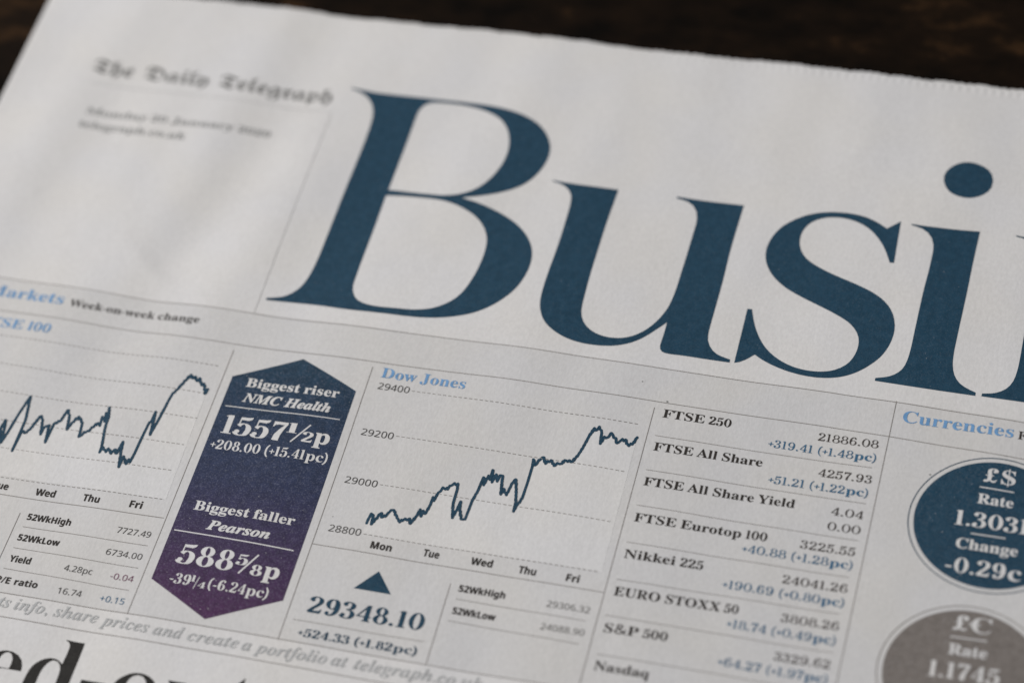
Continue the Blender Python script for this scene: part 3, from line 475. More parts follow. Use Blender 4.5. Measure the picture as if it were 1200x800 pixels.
GLYPHS['SX'] = {
    '0': (384, [[191,-7,139,1,96,22,64,59,34,137,24,240,28,312,40,373,62,421,93,457,136,480,191,487,244,480,286,458,318,422,349,344,359,240,355,168,343,107,321,59,290,23,247,1], [191,75,223,85,244,116,255,168,259,240,255,312,244,363,223,395,191,405,159,395,139,363,128,312,125,240,128,168,139,117,159,86]]),
    '1': (384, [[176,0,176,277,177,323,179,373,164,358,144,340,89,296,40,357,194,480,277,480,277,0]]),
    '2': (384, [[27,0,27,71,147,192,206,254,238,300,245,322,248,345,244,370,232,388,213,398,189,402,162,398,136,389,81,353,26,418,70,451,123,476,157,484,197,486,241,482,278,469,308,449,330,423,344,392,349,357,345,319,333,284,313,252,287,220,215,148,153,90,153,85,362,85,362,0]]),
    '3': (384, [[164,-7,90,0,26,19,26,105,90,82,153,74,199,79,229,93,246,115,251,146,249,164,241,180,227,192,206,200,136,208,99,208,99,285,136,285,175,288,204,294,223,304,235,317,242,332,244,350,240,373,228,390,207,401,175,404,143,401,116,393,73,369,26,439,57,458,92,473,134,483,183,486,249,479,300,456,332,420,343,372,336,327,313,293,280,268,240,253,240,251,291,238,327,216,350,183,357,140,352,100,337,65,311,35,274,12,225,-2]]),
    '4': (384, [[216,0,216,99,11,99,11,170,222,480,315,480,315,178,373,178,373,99,315,99,315,0], [101,178,216,178,216,259,217,297,219,338,220,363,218,363,205,337,189,311]]),
    '5': (384, [[162,-7,91,0,33,19,33,107,93,85,158,76,198,81,227,94,245,118,251,152,241,192,208,216,155,224,116,221,83,214,42,235,60,480,320,480,320,394,149,394,140,300,165,304,201,306,243,302,279,289,310,269,333,240,348,204,353,161,341,91,305,38,245,4]]),
    '6': (384, [[199,-7,152,-1,110,16,75,44,47,85,29,138,24,203,30,285,38,325,51,362,69,396,93,425,124,450,162,469,209,481,264,485,297,484,328,480,328,399,301,404,271,406,218,401,178,387,151,364,132,334,122,298,117,256,121,256,137,278,160,296,188,308,225,312,282,302,325,272,353,224,362,160,351,90,318,38,266,4], [197,75,224,80,245,95,259,121,264,158,260,190,248,214,228,229,199,234,178,231,160,224,145,213,134,199,127,183,124,167,132,124,142,105,157,89,175,78]]),
    '7': (384, [[75,0,255,394,18,394,18,480,362,480,362,416,181,0]]),
    '8': (384, [[192,-7,121,2,67,28,35,68,24,122,30,166,50,201,80,229,116,251,86,273,61,299,44,331,38,371,44,406,60,435,85,457,117,473,153,482,192,486,232,482,268,473,300,457,324,435,340,406,345,370,339,331,321,299,293,274,259,253,308,222,329,203,346,180,356,154,360,124,355,87,339,55,313,29,280,9,239,-3], [192,296,232,321,245,339,250,363,246,383,233,399,215,408,191,412,169,408,150,399,138,383,134,363,138,340,151,322], [191,68,224,72,247,84,261,103,266,127,263,144,255,159,229,184,196,204,187,209,159,193,137,175,122,153,118,128,122,104,136,85,159,72]]),
    '9': (384, [[120,-7,87,-6,55,-2,55,79,83,75,113,73,166,77,205,92,233,114,251,144,262,181,267,222,263,222,246,201,225,183,197,171,156,167,101,176,58,206,31,254,21,318,32,388,65,441,117,474,185,485,231,479,273,462,309,434,336,393,354,340,360,275,354,193,346,154,333,117,315,83,290,53,260,28,221,9,175,-3], [185,244,206,247,224,255,250,280,257,295,259,311,251,355,241,374,227,390,209,400,187,404,160,399,138,383,124,357,120,320,124,288,136,265,156,249]]),
    'W': (649, [[122,0,0,480,100,480,161,218,170,179,179,132,185,92,191,132,199,177,207,211,277,480,373,480,443,211,450,177,459,132,465,92,471,132,480,179,488,218,549,480,649,480,527,0,412,0,347,252,342,274,335,306,328,339,324,364,321,339,314,307,308,274,302,251,238,0]]),
    'k': (416, [[52,0,52,510,152,510,152,282,151,241,147,199,148,199,169,228,192,255,295,367,408,367,262,208,416,0,301,0,195,148,152,114,152,0]]),
    'H': (514, [[60,0,60,480,162,480,162,291,352,291,352,480,453,480,453,0,352,0,352,207,162,207,162,0]]),
    'i': (205, [[103,412,82,415,64,423,52,438,48,461,52,485,64,500,82,508,103,510,123,508,141,500,153,485,157,461,153,438,141,423,123,415], [52,0,52,367,152,367,152,0]]),
    'g': (425, [[189,-161,117,-156,52,-140,52,-60,122,-81,195,-88,238,-79,264,-51,273,-5,273,3,274,26,275,48,273,48,252,23,228,6,200,-4,169,-7,111,6,67,43,39,103,30,183,40,263,68,323,112,361,171,373,213,367,249,350,277,320,280,320,288,367,373,367,373,-1,361,-70,326,-120,269,-151], [204,72,237,77,261,94,275,124,279,170,279,182,275,233,261,267,238,286,203,292,164,280,140,243,132,181,140,121,164,84]]),
    'h': (441, [[52,0,52,510,152,510,152,406,151,355,148,320,153,320,173,344,198,361,227,370,259,373,313,365,355,342,382,300,391,239,391,0,291,0,291,214,284,258,265,285,232,293,194,286,170,262,157,224,152,173,152,0]]),
    'L': (379, [[60,0,60,480,162,480,162,84,357,84,357,0]]),
    'o': (416, [[207,-7,159,-1,116,15,80,43,53,80,36,128,30,184,42,265,78,324,134,361,209,373,258,368,300,351,336,324,363,287,380,240,385,184,373,103,337,43,281,6], [208,74,242,81,266,102,279,136,283,184,279,232,266,266,242,286,208,293,173,286,150,266,137,232,132,184,137,136,150,102,174,81]]),
    'w': (575, [[111,0,7,367,106,367,148,204,157,164,164,119,169,84,171,84,174,109,179,142,184,172,188,191,233,367,343,367,386,191,393,161,399,118,402,84,405,84,410,117,417,163,426,204,470,367,568,367,463,0,354,0,326,128,318,162,307,211,296,258,288,290,285,290,278,258,267,211,256,162,248,127,218,0]]),
    'M': (633, [[60,0,60,480,199,480,312,113,314,113,435,480,573,480,573,0,478,0,478,227,479,279,481,335,483,375,480,375,357,0,263,0,148,376,145,376,148,336,150,278,151,223,151,0]]),
    'n': (441, [[52,0,52,367,129,367,142,320,148,320,168,344,196,361,227,370,261,373,314,365,355,342,382,300,391,239,391,0,291,0,291,214,287,249,277,274,258,289,232,293,193,286,169,262,157,224,152,173,152,0]]),
    'T': (389, [[144,0,144,395,13,395,13,480,375,480,375,395,245,395,245,0]]),
    'u': (441, [[181,-7,127,1,86,25,59,67,50,128,50,367,150,367,150,152,154,118,165,93,183,78,210,73,248,81,272,104,285,142,289,194,289,367,389,367,389,0,312,0,299,47,293,47,273,23,245,6,214,-4]]),
    'e': (397, [[218,-7,166,-2,121,14,83,40,54,76,36,123,30,181,36,240,52,288,78,325,113,352,155,368,203,373,271,363,324,330,357,278,368,207,368,158,132,158,139,121,157,92,185,74,223,68,287,75,347,97,347,19,290,0], [134,225,274,225,269,256,257,280,235,297,204,302,178,298,156,283,141,259]]),
    'd': (425, [[169,-7,113,5,69,41,40,101,30,183,40,265,69,325,114,361,171,373,207,370,236,358,259,341,277,320,280,320,275,351,273,393,273,510,373,510,373,0,296,0,277,48,273,48,255,27,233,9,204,-3], [203,73,239,79,262,98,275,128,279,171,279,182,275,229,263,264,240,285,202,292,173,285,150,264,136,229,132,181,136,134,150,100,173,80]]),
    'F': (369, [[60,0,60,480,335,480,335,396,161,396,161,273,323,273,323,189,161,189,161,0]]),
    'r': (305, [[52,0,52,367,128,367,143,305,148,305,167,331,192,353,222,368,257,373,275,373,291,371,283,277,270,279,254,280,229,278,205,271,184,259,167,242,156,218,152,187,152,0]]),
    'Y': (419, [[159,0,159,183,0,480,110,480,210,282,310,480,419,480,260,187,260,0]]),
    'l': (205, [[52,0,52,510,152,510,152,0]]),
    'P': (422, [[60,0,60,480,214,480,294,470,349,440,381,392,392,330,387,289,374,252,351,219,316,193,268,176,206,171,162,171,162,0], [162,254,195,254,234,258,264,271,282,293,289,326,280,365,253,388,208,396,162,396]]),
    '/': (250, [[7,0,185,480,243,480,64,0]]),
    'E': (376, [[60,0,60,480,336,480,336,396,162,396,162,291,324,291,324,208,162,208,162,84,336,84,336,0]]),
    'a': (406, [[142,-7,97,0,60,22,36,58,28,109,38,160,69,196,120,217,192,226,256,228,256,244,252,269,241,287,223,297,199,300,146,292,95,273,62,341,128,365,165,372,203,374,268,366,316,342,345,302,355,244,355,0,285,0,266,50,263,50,239,24,214,7,183,-3], [179,66,209,71,234,86,250,109,256,140,256,170,217,169,176,164,150,151,136,132,131,109,134,89,144,76,160,69]]),
    't': (291, [[178,-7,147,-4,119,4,96,19,78,41,67,73,63,115,63,291,15,291,15,334,71,367,99,445,163,445,163,367,266,367,266,291,163,291,163,115,166,97,175,84,189,76,207,73,239,77,270,85,270,10,230,-2]]),
}

CAPS = {'SB': 455.0, 'SI': 451.0, 'FR': 500.0, 'SA': 484.0, 'SX': 480.0}


def letter(font, ch):
    adv, parts = GLYPHS[font][ch]
    cap = CAPS[font]
    return adv / cap, [[(q[k] / cap, q[k + 1] / cap) for k in range(0, len(q), 2)] for q in parts], []


def spline(pts, n=5, closed=False):
    out, m = [], len(pts)
    for i in range(m if closed else m - 1):
        p1, p2 = pts[i], pts[(i + 1) % m]
        p0 = pts[i - 1] if (i or closed) else p1
        p3 = pts[(i + 2) % m] if (closed or i + 2 < m) else p2
        for j in range(n):
            t = j / n
            out.append(tuple(0.5 * (2 * b + (c - a) * t + (2 * a - 5 * b + 4 * c - d) * t * t + (3 * b - a - 3 * c + d) * t ** 3)
                             for a, b, c, d in zip(p0, p1, p2, p3)))
    out.append(pts[0] if closed else pts[-1])
    return out


def pen(pts, T, t, closed=False, n=5):
    """Modern-face stroke: thick where it runs upright, hairline where it runs level."""
    q = spline(pts, n, closed)
    ws = []
    for i in range(len(q)):
        a, b = q[max(0, i - 1)], q[min(len(q) - 1, i + 1)]
        if closed and i in (0, len(q) - 1):
            a, b = q[-2], q[1]
        l = math.hypot(b[0] - a[0], b[1] - a[1]) or 1
        ws.append(t + (T - t) * (abs(b[1] - a[1]) / l) ** 1.7)
    return stroke(q, ws)


def ring(x, y, rx, ry, T, t):
    out, inn = [], []
    n = 36
    v, f = [], []
    for i in range(n):
        c, s = math.cos(2 * math.pi * i / n), math.sin(2 * math.pi * i / n)
        v += [(x + rx * c, y + ry * s), (x + (rx - T) * c, y + (ry - t) * s)]
        j = (i + 1) % n
        f.append((2 * i, 2 * j, 2 * j + 1, 2 * i + 1))
    return v, f


def numeral(ch, T):
    """Figures and signs of the modern face, cap height 1; T is the stem weight."""
    t = 0.045
    if ch == '0':
        return 0.70, [ring(0.33, 0.5, 0.31, 0.515, T, t)]
    if ch == '1':
        a = 0.20
        return 0.46, [poly((a - T / 2, 0.02), (a + T / 2, 0.02), (a + T / 2, 1.0), (a - T / 2, 0.985)),
                      poly((0.03, 0.905), (a, 0.905), (a, 1.0), (0.03, 0.94)),
                      poly((0.02, 0), (0.38, 0), (0.38, 0.05), (0.02, 0.05))]
    if ch == '2':
        return 0.64, [pen([(0.075, 0.76), (0.12, 0.90), (0.27, 0.985), (0.43, 0.90), (0.475, 0.73), (0.40, 0.54), (0.22, 0.30), (0.06, 0.05)], T, t),
                      disc(0.125, 0.775, 0.085, 0.085),
                      poly((0.03, 0), (0.53, 0), (0.575, 0.27), (0.535, 0.27), (0.47, 0.165), (0.36, 0.14), (0.14, 0.14), (0.03, 0.05))]
    if ch == '3':
        return 0.63, [pen([(0.09, 0.80), (0.14, 0.92), (0.27, 0.985), (0.41, 0.90), (0.44, 0.75), (0.37, 0.60), (0.20, 0.53)], T, t),
                      pen([(0.20, 0.53), (0.40, 0.46), (0.475, 0.27), (0.40, 0.07), (0.24, 0.01), (0.10, 0.06), (0.045, 0.19)], T, t),
                      disc(0.125, 0.81, 0.08, 0.08), disc(0.105, 0.205, 0.09, 0.09)]
    if ch == '4':
        a = 0.42
        return 0.66, [poly((a - T / 2, 0.02), (a + T / 2, 0.02), (a + T / 2, 1.0), (a - T / 2 + 0.02, 0.96)),
                      stroke([(a, 0.975), (0.05, 0.28)], [0.06, 0.06]),
                      poly((0.02, 0.25), (0.60, 0.25), (0.60, 0.31), (0.02, 0.31)),
                      poly((0.26, 0), (0.58, 0), (0.58, 0.05), (0.26, 0.05))]
    if ch == '5':
        return 0.63, [poly((0.10, 0.96), (0.13, 0.83), (0.40, 0.82), (0.50, 0.90), (0.53, 1.02), (0.40, 0.985)),
                      stroke([(0.125, 0.97), (0.10, 0.50)], [t, t]),
                      pen([(0.10, 0.50), (0.17, 0.59), (0.30, 0.63), (0.43, 0.53), (0.475, 0.33), (0.40, 0.08), (0.24, 0.01), (0.10, 0.06), (0.045, 0.18)], T, t),
                      disc(0.105, 0.20, 0.09, 0.09)]
    if ch in '69':
        g = [pen([(0.50, 0.85), (0.43, 0.96), (0.33, 0.985), (0.17, 0.82), (0.105, 0.48), (0.14, 0.18), (0.24, 0.03)], T, t),
             ring(0.32, 0.31, 0.27, 0.315, T * 0.95, t), disc(0.465, 0.84, 0.075, 0.075)]
        if ch == '9':
            g = [([(0.63 - x, 1 - y) for x, y in v], f) for v, f in g]
        return 0.69, g
    if ch == '7':
        return 0.60, [poly((0.03, 0.72), (0.065, 0.72), (0.11, 0.82), (0.20, 0.85), (0.54, 0.85), (0.54, 1.0), (0.04, 1.0)),
                      stroke([(0.515, 0.93), (0.36, 0.58), (0.27, 0.30), (0.25, 0.0)], [t * 1.4, T * 0.8, T * 1.1, T * 1.2])]
    if ch == '8':
        return 0.66, [ring(0.31, 0.755, 0.24, 0.255, T * 0.86, t), ring(0.32, 0.265, 0.295, 0.28, T * 0.98, t)]
    if ch == '.':
        return 0.30, [disc(0.12, 0.085, 0.088)]
    if ch == ',':
        return 0.30, [disc(0.12, 0.085, 0.088), stroke([(0.18, 0.08), (0.15, -0.06), (0.07, -0.17)], [0.07, 0.06, 0.03])]
    if ch == '-':
        return 0.40, [poly((0.04, 0.28), (0.32, 0.28), (0.32, 0.28 + T * 0.62), (0.04, 0.28 + T * 0.62))]
    if ch == '+':
        return 0.46, [stroke([(0.01, 0.42), (0.43, 0.42)], [0.085, 0.085]), stroke([(0.22, 0.18), (0.22, 0.66)], [0.085, 0.085])]
    if ch == '(':
        return 0.36, [pen([(0.29, 1.05), (0.13, 0.80), (0.08, 0.42), (0.13, 0.05), (0.29, -0.20)], T * 0.8, 0.03)]
    if ch == ')':
        return 0.36, [pen([(0.03, 1.05), (0.19, 0.80), (0.24, 0.42), (0.19, 0.05), (0.03, -0.20)], T * 0.8, 0.03)]
    if ch == '/':
        return 0.50, [stroke([(0.04, -0.02), (0.44, 1.0)], [0.06, 0.06])]
    if ch == '\u00a3':
        return 0.78, [pen([(0.60, 0.74), (0.58, 0.90), (0.46, 0.985), (0.32, 0.90), (0.28, 0.74), (0.31, 0.50), (0.29, 0.22), (0.16, 0.05)], T, t),
                      disc(0.54, 0.78, 0.09, 0.09), poly((0.10, 0.46), (0.50, 0.46), (0.50, 0.52), (0.10, 0.52)),
                      disc(0.12, 0.09, 0.10, 0.085),
                      poly((0.12, 0.10), (0.28, 0.15), (0.44, 0.01), (0.58, 0.02), (0.68, 0.22), (0.64, 0.24), (0.57, 0.14), (0.46, 0.14), (0.28, 0.235), (0.14, 0.15))]
    return None


def glyph(font, ch):
    weight = {'DB': 0.20, 'DN': 0.185, 'DL': 0.122, 'SB': 0.18, 'SI': 0.17}.get(font)
    if font in ('DB', 'DN', 'DL') and ch in '$\u20ac':
        adv, cs, st = letter('SB', 'S' if ch == '$' else 'C')
        if ch == '$':
            xs = [p[0] for c in cs for p in c]
            mx = (min(xs) + max(xs)) / 2
            return adv, cs, [stroke([(mx, -0.13), (mx, 1.13)], [0.055, 0.055])]
        return adv, cs, [poly((-0.08, 0.54), (0.48, 0.54), (0.48, 0.60), (-0.08, 0.60)), poly((-0.08, 0.40), (0.46, 0.40), (0.46, 0.46), (-0.08, 0.46))]
    if weight:
        g = numeral(ch, weight)
        if g:
            return g[0], [], g[1]
        font = font if font in ('SB', 'SI') else 'SB'
    if font == 'SX' and ch not in GLYPHS['SX'] or font == 'FR' and ch not in GLYPHS['FR']:
        font = 'SA'
    return letter(font, ch)


def words(name, text, font, x0, y0, x1, y1, cap, lift, mat, parent):
    """Set a line of type between two points of its base line."""
    pen_x, cs, st = 0.0, [], []
    for ch in text:
        if ch == ' ':
            pen_x += {'SI': 0.42, 'SX': 0.45, 'FR': 0.45}.get(font, 0.34)
            continue
        adv, c, s = glyph(font, ch)
        cs += [[(px + pen_x, py) for px, py in k] for k in c]
        st += [([(px + pen_x, py) for px, py in v], f) for v, f in s]
        pen_x += adv
    spread = {'SB': 0.03 if mat is MAT['white'] else 0.0, 'SI': 0.055 if mat is MAT['white'] else 0.0, 'SX': 0.035}.get(font, 0.0)
    if spread:      # ink creeps a little beyond the type
        st += [band(c + c[:1], spread, 9.0) for c in cs]
    xs = [p[0] for c in cs for p in c] + [p[0] for v, f in st for p in v]
    lo, hi = min(xs), max(xs)
    L = math.hypot(x1 - x0, y1 - y0)
    ux, uy = (x1 - x0) / L, (y1 - y0) / L
    k = L / (hi - lo)

    def place(p):
        a, b = (p[0] - lo) * k, p[1] * cap
        return (x0 + a * ux + b * uy, y0 + a * uy - b * ux)
    return printed(name, [[place(p) for p in c] for c in cs], lift, mat, parent, None,
                   [([place(p) for p in v], f) for v, f in st])


# ---------------------------------------------------------------- what is printed on the page (mm from the page origin, y down)
# part, parent, words, lettering, baseline start x, y, baseline end x, y, cap height (mm on the page), ink
PRINTED_TEXT = [
    ('masthead', 'front_page', 'The Daily Telegraph', 'FR', -108.57, -56.24, -53.85, -55.35, 3.94, 'soft_black'),
    ('dateline', 'front_page', 'Monday 20 January 2020', 'SB', -105.64, -44.54, -63.96, -44.18, 1.82, 'dateline_grey'),
    ('web_address', 'front_page', 'telegraph.co.uk', 'SB', -105.94, -40.85, -81.44, -40.29, 1.82, 'dateline_grey'),
    ('panel_heading', 'market_panel', 'Markets', 'SB', -108.97, 5.93, -91.79, 6.26, 2.59, 'light_blue'),
    ('panel_heading', 'market_panel', 'Week-on-week change', 'SB', -90.38, 6.49, -62.40, 6.64, 1.77, 'grey_black'),
    ('chart_title', 'market_panel', 'FTSE 100', 'SB', -107.58, 13.57, -91.86, 13.71, 2.27, 'light_blue'),
    ('chart_title', 'market_panel', 'Dow Jones', 'SB', -22.79, 13.27, -5.93, 13.32, 2.27, 'light_blue'),
    ('panel_heading', 'market_panel', 'Currencies', 'SB', 76.47, 6.19, 96.85, 6.31, 2.59, 'light_blue'),
    ('panel_heading', 'market_panel', 'F', 'SB', 97.71, 6.41, 99.11, 6.41, 1.77, 'black'),
    ('badge_lettering', 'price_badge', 'Biggest riser', 'SB', -48.33, 19.76, -29.42, 19.57, 2.02, 'white'),
    ('badge_lettering', 'price_badge', 'NMC Health', 'SI', -47.91, 23.31, -30.14, 23.18, 1.99, 'white'),
    ('badge_lettering', 'price_badge', '1557', 'DB', -49.71, 31.14, -37.11, 31.17, 4.32, 'white'),
    ('badge_lettering', 'price_badge', '1', 'DB', -37.02, 29.00, -34.95, 29.01, 2.29, 'white'),
    ('badge_lettering', 'price_badge', '2', 'DB', -33.77, 30.60, -31.53, 30.59, 2.29, 'white'),
    ('badge_lettering', 'price_badge', 'p', 'SB', -31.25, 30.48, -28.25, 30.46, 3.40, 'white'),
    ('badge_lettering', 'price_badge', '+208.00 (+15.41pc)', 'DN', -50.69, 34.95, -27.41, 34.46, 2.16, 'white'),
    ('badge_lettering', 'price_badge', 'Biggest faller', 'SB', -49.24, 48.96, -29.35, 49.04, 2.02, 'white'),
    ('badge_lettering', 'price_badge', 'Pearson', 'SI', -45.47, 52.78, -33.01, 52.83, 1.99, 'white'),
    ('badge_lettering', 'price_badge', '588', 'DB', -48.88, 60.89, -37.78, 60.87, 4.32, 'white'),
    ('badge_lettering', 'price_badge', '5', 'DB', -37.57, 59.24, -35.25, 59.22, 2.29, 'white'),
    ('badge_lettering', 'price_badge', '8', 'DB', -34.26, 60.98, -31.98, 60.94, 2.29, 'white'),
    ('badge_lettering', 'price_badge', 'p', 'SB', -31.71, 61.00, -28.73, 60.97, 3.40, 'white'),
    ('badge_lettering', 'price_badge', '-39', 'DN', -48.49, 65.23, -44.50, 65.20, 2.16, 'white'),
    ('badge_lettering', 'price_badge', '1', 'DN', -44.50, 64.30, -43.62, 64.30, 1.33, 'white'),
    ('badge_lettering', 'price_badge', '4', 'DN', -42.88, 65.39, -41.47, 65.39, 1.33, 'white'),
    ('badge_lettering', 'price_badge', '(-6.24pc)', 'DN', -40.99, 65.19, -29.47, 65.27, 2.16, 'white'),
    ('axis_label', 'market_panel', '29400', 'SA', -22.64, 16.04, -16.35, 16.02, 1.49, 'grey_black'),
    ('axis_label', 'market_panel', '29200', 'SA', -22.85, 26.86, -16.51, 26.84, 1.49, 'grey_black'),
    ('axis_label', 'market_panel', '29000', 'SA', -22.87, 37.88, -16.51, 37.94, 1.49, 'grey_black'),
    ('axis_label', 'market_panel', '28800', 'SA', -22.75, 48.88, -16.50, 48.93, 1.49, 'grey_black'),
    ('day_label', 'market_panel', 'Mon', 'SX', -13.95, 51.15, -9.94, 51.15, 1.51, 'black'),
    ('day_label', 'market_panel', 'Tue', 'SX', -3.96, 50.92, -0.91, 51.01, 1.51, 'black'),
    ('day_label', 'market_panel', 'Wed', 'SX', 5.16, 51.16, 9.24, 51.19, 1.51, 'black'),
    ('day_label', 'market_panel', 'Thu', 'SX', 14.21, 51.42, 17.47, 51.47, 1.51, 'black'),
    ('day_label', 'market_panel', 'Fri', 'SX', 23.13, 51.58, 25.55, 51.62, 1.51, 'black'),
    ('day_label', 'market_panel', 'Tue', 'SX', -89.51, 51.04, -86.28, 51.00, 1.51, 'black'),
    ('day_label', 'market_panel', 'Wed', 'SX', -80.67, 51.08, -76.65, 50.98, 1.51, 'black'),
    ('day_label', 'market_panel', 'Thu', 'SX', -71.02, 50.79, -67.68, 50.75, 1.51, 'black'),
    ('day_label', 'market_panel', 'Fri', 'SX', -61.62, 50.57, -59.12, 50.54, 1.51, 'black'),
    ('figure_name', 'market_panel', '52WkHigh', 'SX', 4.51, 57.18, 13.17, 57.17, 1.38, 'black'),
    ('figure_name', 'market_panel', '52WkLow', 'SX', 4.59, 61.93, 12.58, 61.95, 1.38, 'black'),
    ('figure_name', 'market_panel', '52WkHigh', 'SX', -80.17, 56.68, -71.30, 56.61, 1.38, 'black'),
    ('figure_name', 'market_panel', '52WkLow', 'SX', -80.27, 61.40, -71.83, 61.32, 1.38, 'black'),
    ('figure_name', 'market_panel', 'Yield', 'SX', -80.10, 66.15, -75.87, 66.13, 1.38, 'black'),
    ('figure_name', 'market_panel', 'P/E ratio', 'SX', -80.98, 70.90, -72.62, 70.90, 1.38, 'black'),
    ('figure_value', 'market_panel', '29306.32', 'SA', 21.02, 57.50, 28.93, 57.53, 1.31, 'grey'),
    ('figure_value', 'market_panel', '24088.90', 'SA', 21.03, 62.29, 29.01, 62.28, 1.31, 'grey'),
    ('figure_value', 'market_panel', '7727.49', 'SA', -62.02, 56.45, -55.32, 56.46, 1.31, 'grey_black'),
    ('figure_value', 'market_panel', '6734.00', 'SA', -62.44, 61.43, -55.30, 61.42, 1.31, 'grey_black'),
    ('figure_value', 'market_panel', '4.28pc', 'SA', -69.00, 66.26, -63.48, 66.21, 1.31, 'grey_black'),
    ('figure_value', 'market_panel', '-0.04', 'SA', -59.84, 66.31, -55.26, 66.34, 1.31, 'plum'),
    ('figure_value', 'market_panel', '16.74', 'SA', -68.45, 71.21, -63.78, 71.15, 1.31, 'grey_black'),
    ('figure_value', 'market_panel', '+0.15', 'SA', -60.11, 71.28, -55.28, 71.30, 1.31, 'mid_blue'),
    ('closing_figure', 'market_panel', '29348.10', 'DN', -21.54, 66.56, 0.27, 66.38, 3.45, 'navy'),
    ('change_figure', 'market_panel', '+524.33 (+1.82pc)', 'DN', -21.68, 71.72, 0.51, 71.51, 1.69, 'navy'),
    ('footer_lettering', 'front_page', 'ts', 'SI', -78.66, 75.87, -76.23, 75.86, 2.35, 'pale_grey'),
    ('footer_lettering', 'front_page', 'info,', 'SI', -75.39, 75.96, -68.69, 75.97, 2.35, 'pale_grey'),
    ('footer_lettering', 'front_page', 'share', 'SI', -67.52, 75.95, -58.92, 75.91, 2.35, 'pale_grey'),
    ('footer_lettering', 'front_page', 'prices', 'SI', -58.17, 76.14, -48.87, 76.28, 2.35, 'pale_grey'),
    ('footer_lettering', 'front_page', 'and', 'SI', -47.93, 76.40, -42.18, 76.38, 2.35, 'pale_grey'),
    ('footer_lettering', 'front_page', 'create', 'SI', -41.27, 76.40, -31.52, 76.42, 2.35, 'pale_grey'),
    ('footer_lettering', 'front_page', 'a', 'SI', -30.85, 76.51, -29.07, 76.50, 2.35, 'pale_grey'),
    ('footer_lettering', 'front_page', 'portfolio', 'SI', -28.30, 76.57, -14.82, 76.40, 2.35, 'pale_grey'),
    ('footer_lettering', 'front_page', 'at', 'SI', -14.10, 76.36, -11.02, 76.33, 2.35, 'pale_grey'),
    ('footer_lettering', 'front_page', 'telegraph.co.uk', 'SI', -9.80, 76.32, 13.83, 76.11, 2.35, 'pale_grey'),
    ('index_name', 'market_panel', 'FTSE 250', 'SB', 32.51, 12.92, 45.52, 12.86, 1.86, 'black'),
    ('index_value', 'market_panel', '21886.08', 'DL', 61.89, 12.84, 73.11, 12.89, 1.76, 'value_black'),
    ('index_change', 'market_panel', '+319.41 (+1.48pc)', 'DL', 53.12, 15.91, 73.10, 15.96, 1.76, 'mid_blue'),
    ('index_name', 'market_panel', 'FTSE All Share', 'SB', 32.44, 20.65, 52.88, 20.52, 1.86, 'black'),
    ('index_value', 'market_panel', '4257.93', 'DL', 63.35, 20.77, 73.13, 20.85, 1.76, 'value_black'),
    ('index_change', 'market_panel', '+51.21 (+1.22pc)', 'DL', 54.64, 23.87, 72.93, 23.88, 1.76, 'mid_blue'),
    ('index_name', 'market_panel', 'FTSE All Share Yield', 'SB', 32.32, 28.67, 60.40, 28.55, 1.86, 'black'),
    ('index_value', 'market_panel', '4.04', 'DL', 67.13, 28.77, 72.98, 28.81, 1.76, 'value_black'),
    ('index_change', 'market_panel', '0.00', 'DL', 67.00, 32.08, 72.97, 32.10, 1.76, 'value_black'),
    ('index_name', 'market_panel', 'FTSE Eurotop 100', 'SB', 32.36, 36.79, 56.84, 36.62, 1.86, 'black'),
    ('index_value', 'market_panel', '3225.55', 'DL', 62.90, 36.84, 72.80, 36.84, 1.76, 'value_black'),
    ('index_change', 'market_panel', '+40.88 (+1.28pc)', 'DL', 52.83, 39.63, 72.81, 39.72, 1.76, 'mid_blue'),
    ('index_name', 'market_panel', 'Nikkei 225', 'SB', 32.30, 44.87, 46.77, 44.71, 1.86, 'black'),
    ('index_value', 'market_panel', '24041.26', 'DL', 61.14, 44.73, 72.78, 44.73, 1.76, 'value_black'),
    ('index_change', 'market_panel', '+190.69 (+0.80pc)', 'DL', 50.91, 47.77, 72.68, 47.71, 1.76, 'mid_blue'),
    ('index_name', 'market_panel', 'EURO STOXX 50', 'SB', 32.27, 52.98, 54.80, 52.72, 1.86, 'black'),
    ('index_value', 'market_panel', '3808.26', 'DL', 62.38, 52.66, 72.65, 52.70, 1.76, 'value_black'),
    ('index_change', 'market_panel', '+18.74 (+0.49pc)', 'DL', 53.28, 55.71, 72.56, 55.66, 1.76, 'mid_blue'),
    ('index_name', 'market_panel', 'S&P 500', 'SB', 32.24, 60.73, 43.68, 60.59, 1.86, 'black'),
    ('index_value', 'market_panel', '3329.62', 'DL', 62.61, 60.61, 72.54, 60.65, 1.76, 'value_black'),
    ('index_change', 'market_panel', '+64.27 (+1.97pc)', 'DL', 53.29, 63.61, 72.53, 63.57, 1.76, 'mid_blue'),
    ('index_name', 'market_panel', 'Nasdaq', 'SB', 32.25, 68.57, 42.13, 68.58, 1.86, 'black'),
    ('currency_lettering', 'currency_badge', '£$', 'DB', 92.90, 17.01, 98.63, 16.90, 3.09, 'white'),
    ('currency_lettering', 'currency_badge', 'Rate', 'SB', 92.45, 21.82, 98.90, 21.81, 2.12, 'white'),
    ('currency_lettering', 'currency_badge', '1.3031', 'DN', 89.18, 27.07, 102.15, 27.01, 3.19, 'white'),
    ('currency_lettering', 'currency_badge', 'Change', 'SB', 90.03, 31.94, 100.99, 31.92, 2.12, 'white'),
    ('currency_lettering', 'currency_badge', '-0.29c', 'DN', 88.88, 37.14, 102.24, 37.14, 3.19, 'white'),
    ('currency_lettering', 'currency_badge.2', '£€', 'DB', 92.04, 48.90, 98.66, 48.86, 3.09, 'white'),
    ('currency_lettering', 'currency_badge.2', 'Rate', 'SB', 91.93, 53.87, 98.65, 53.83, 2.12, 'white'),
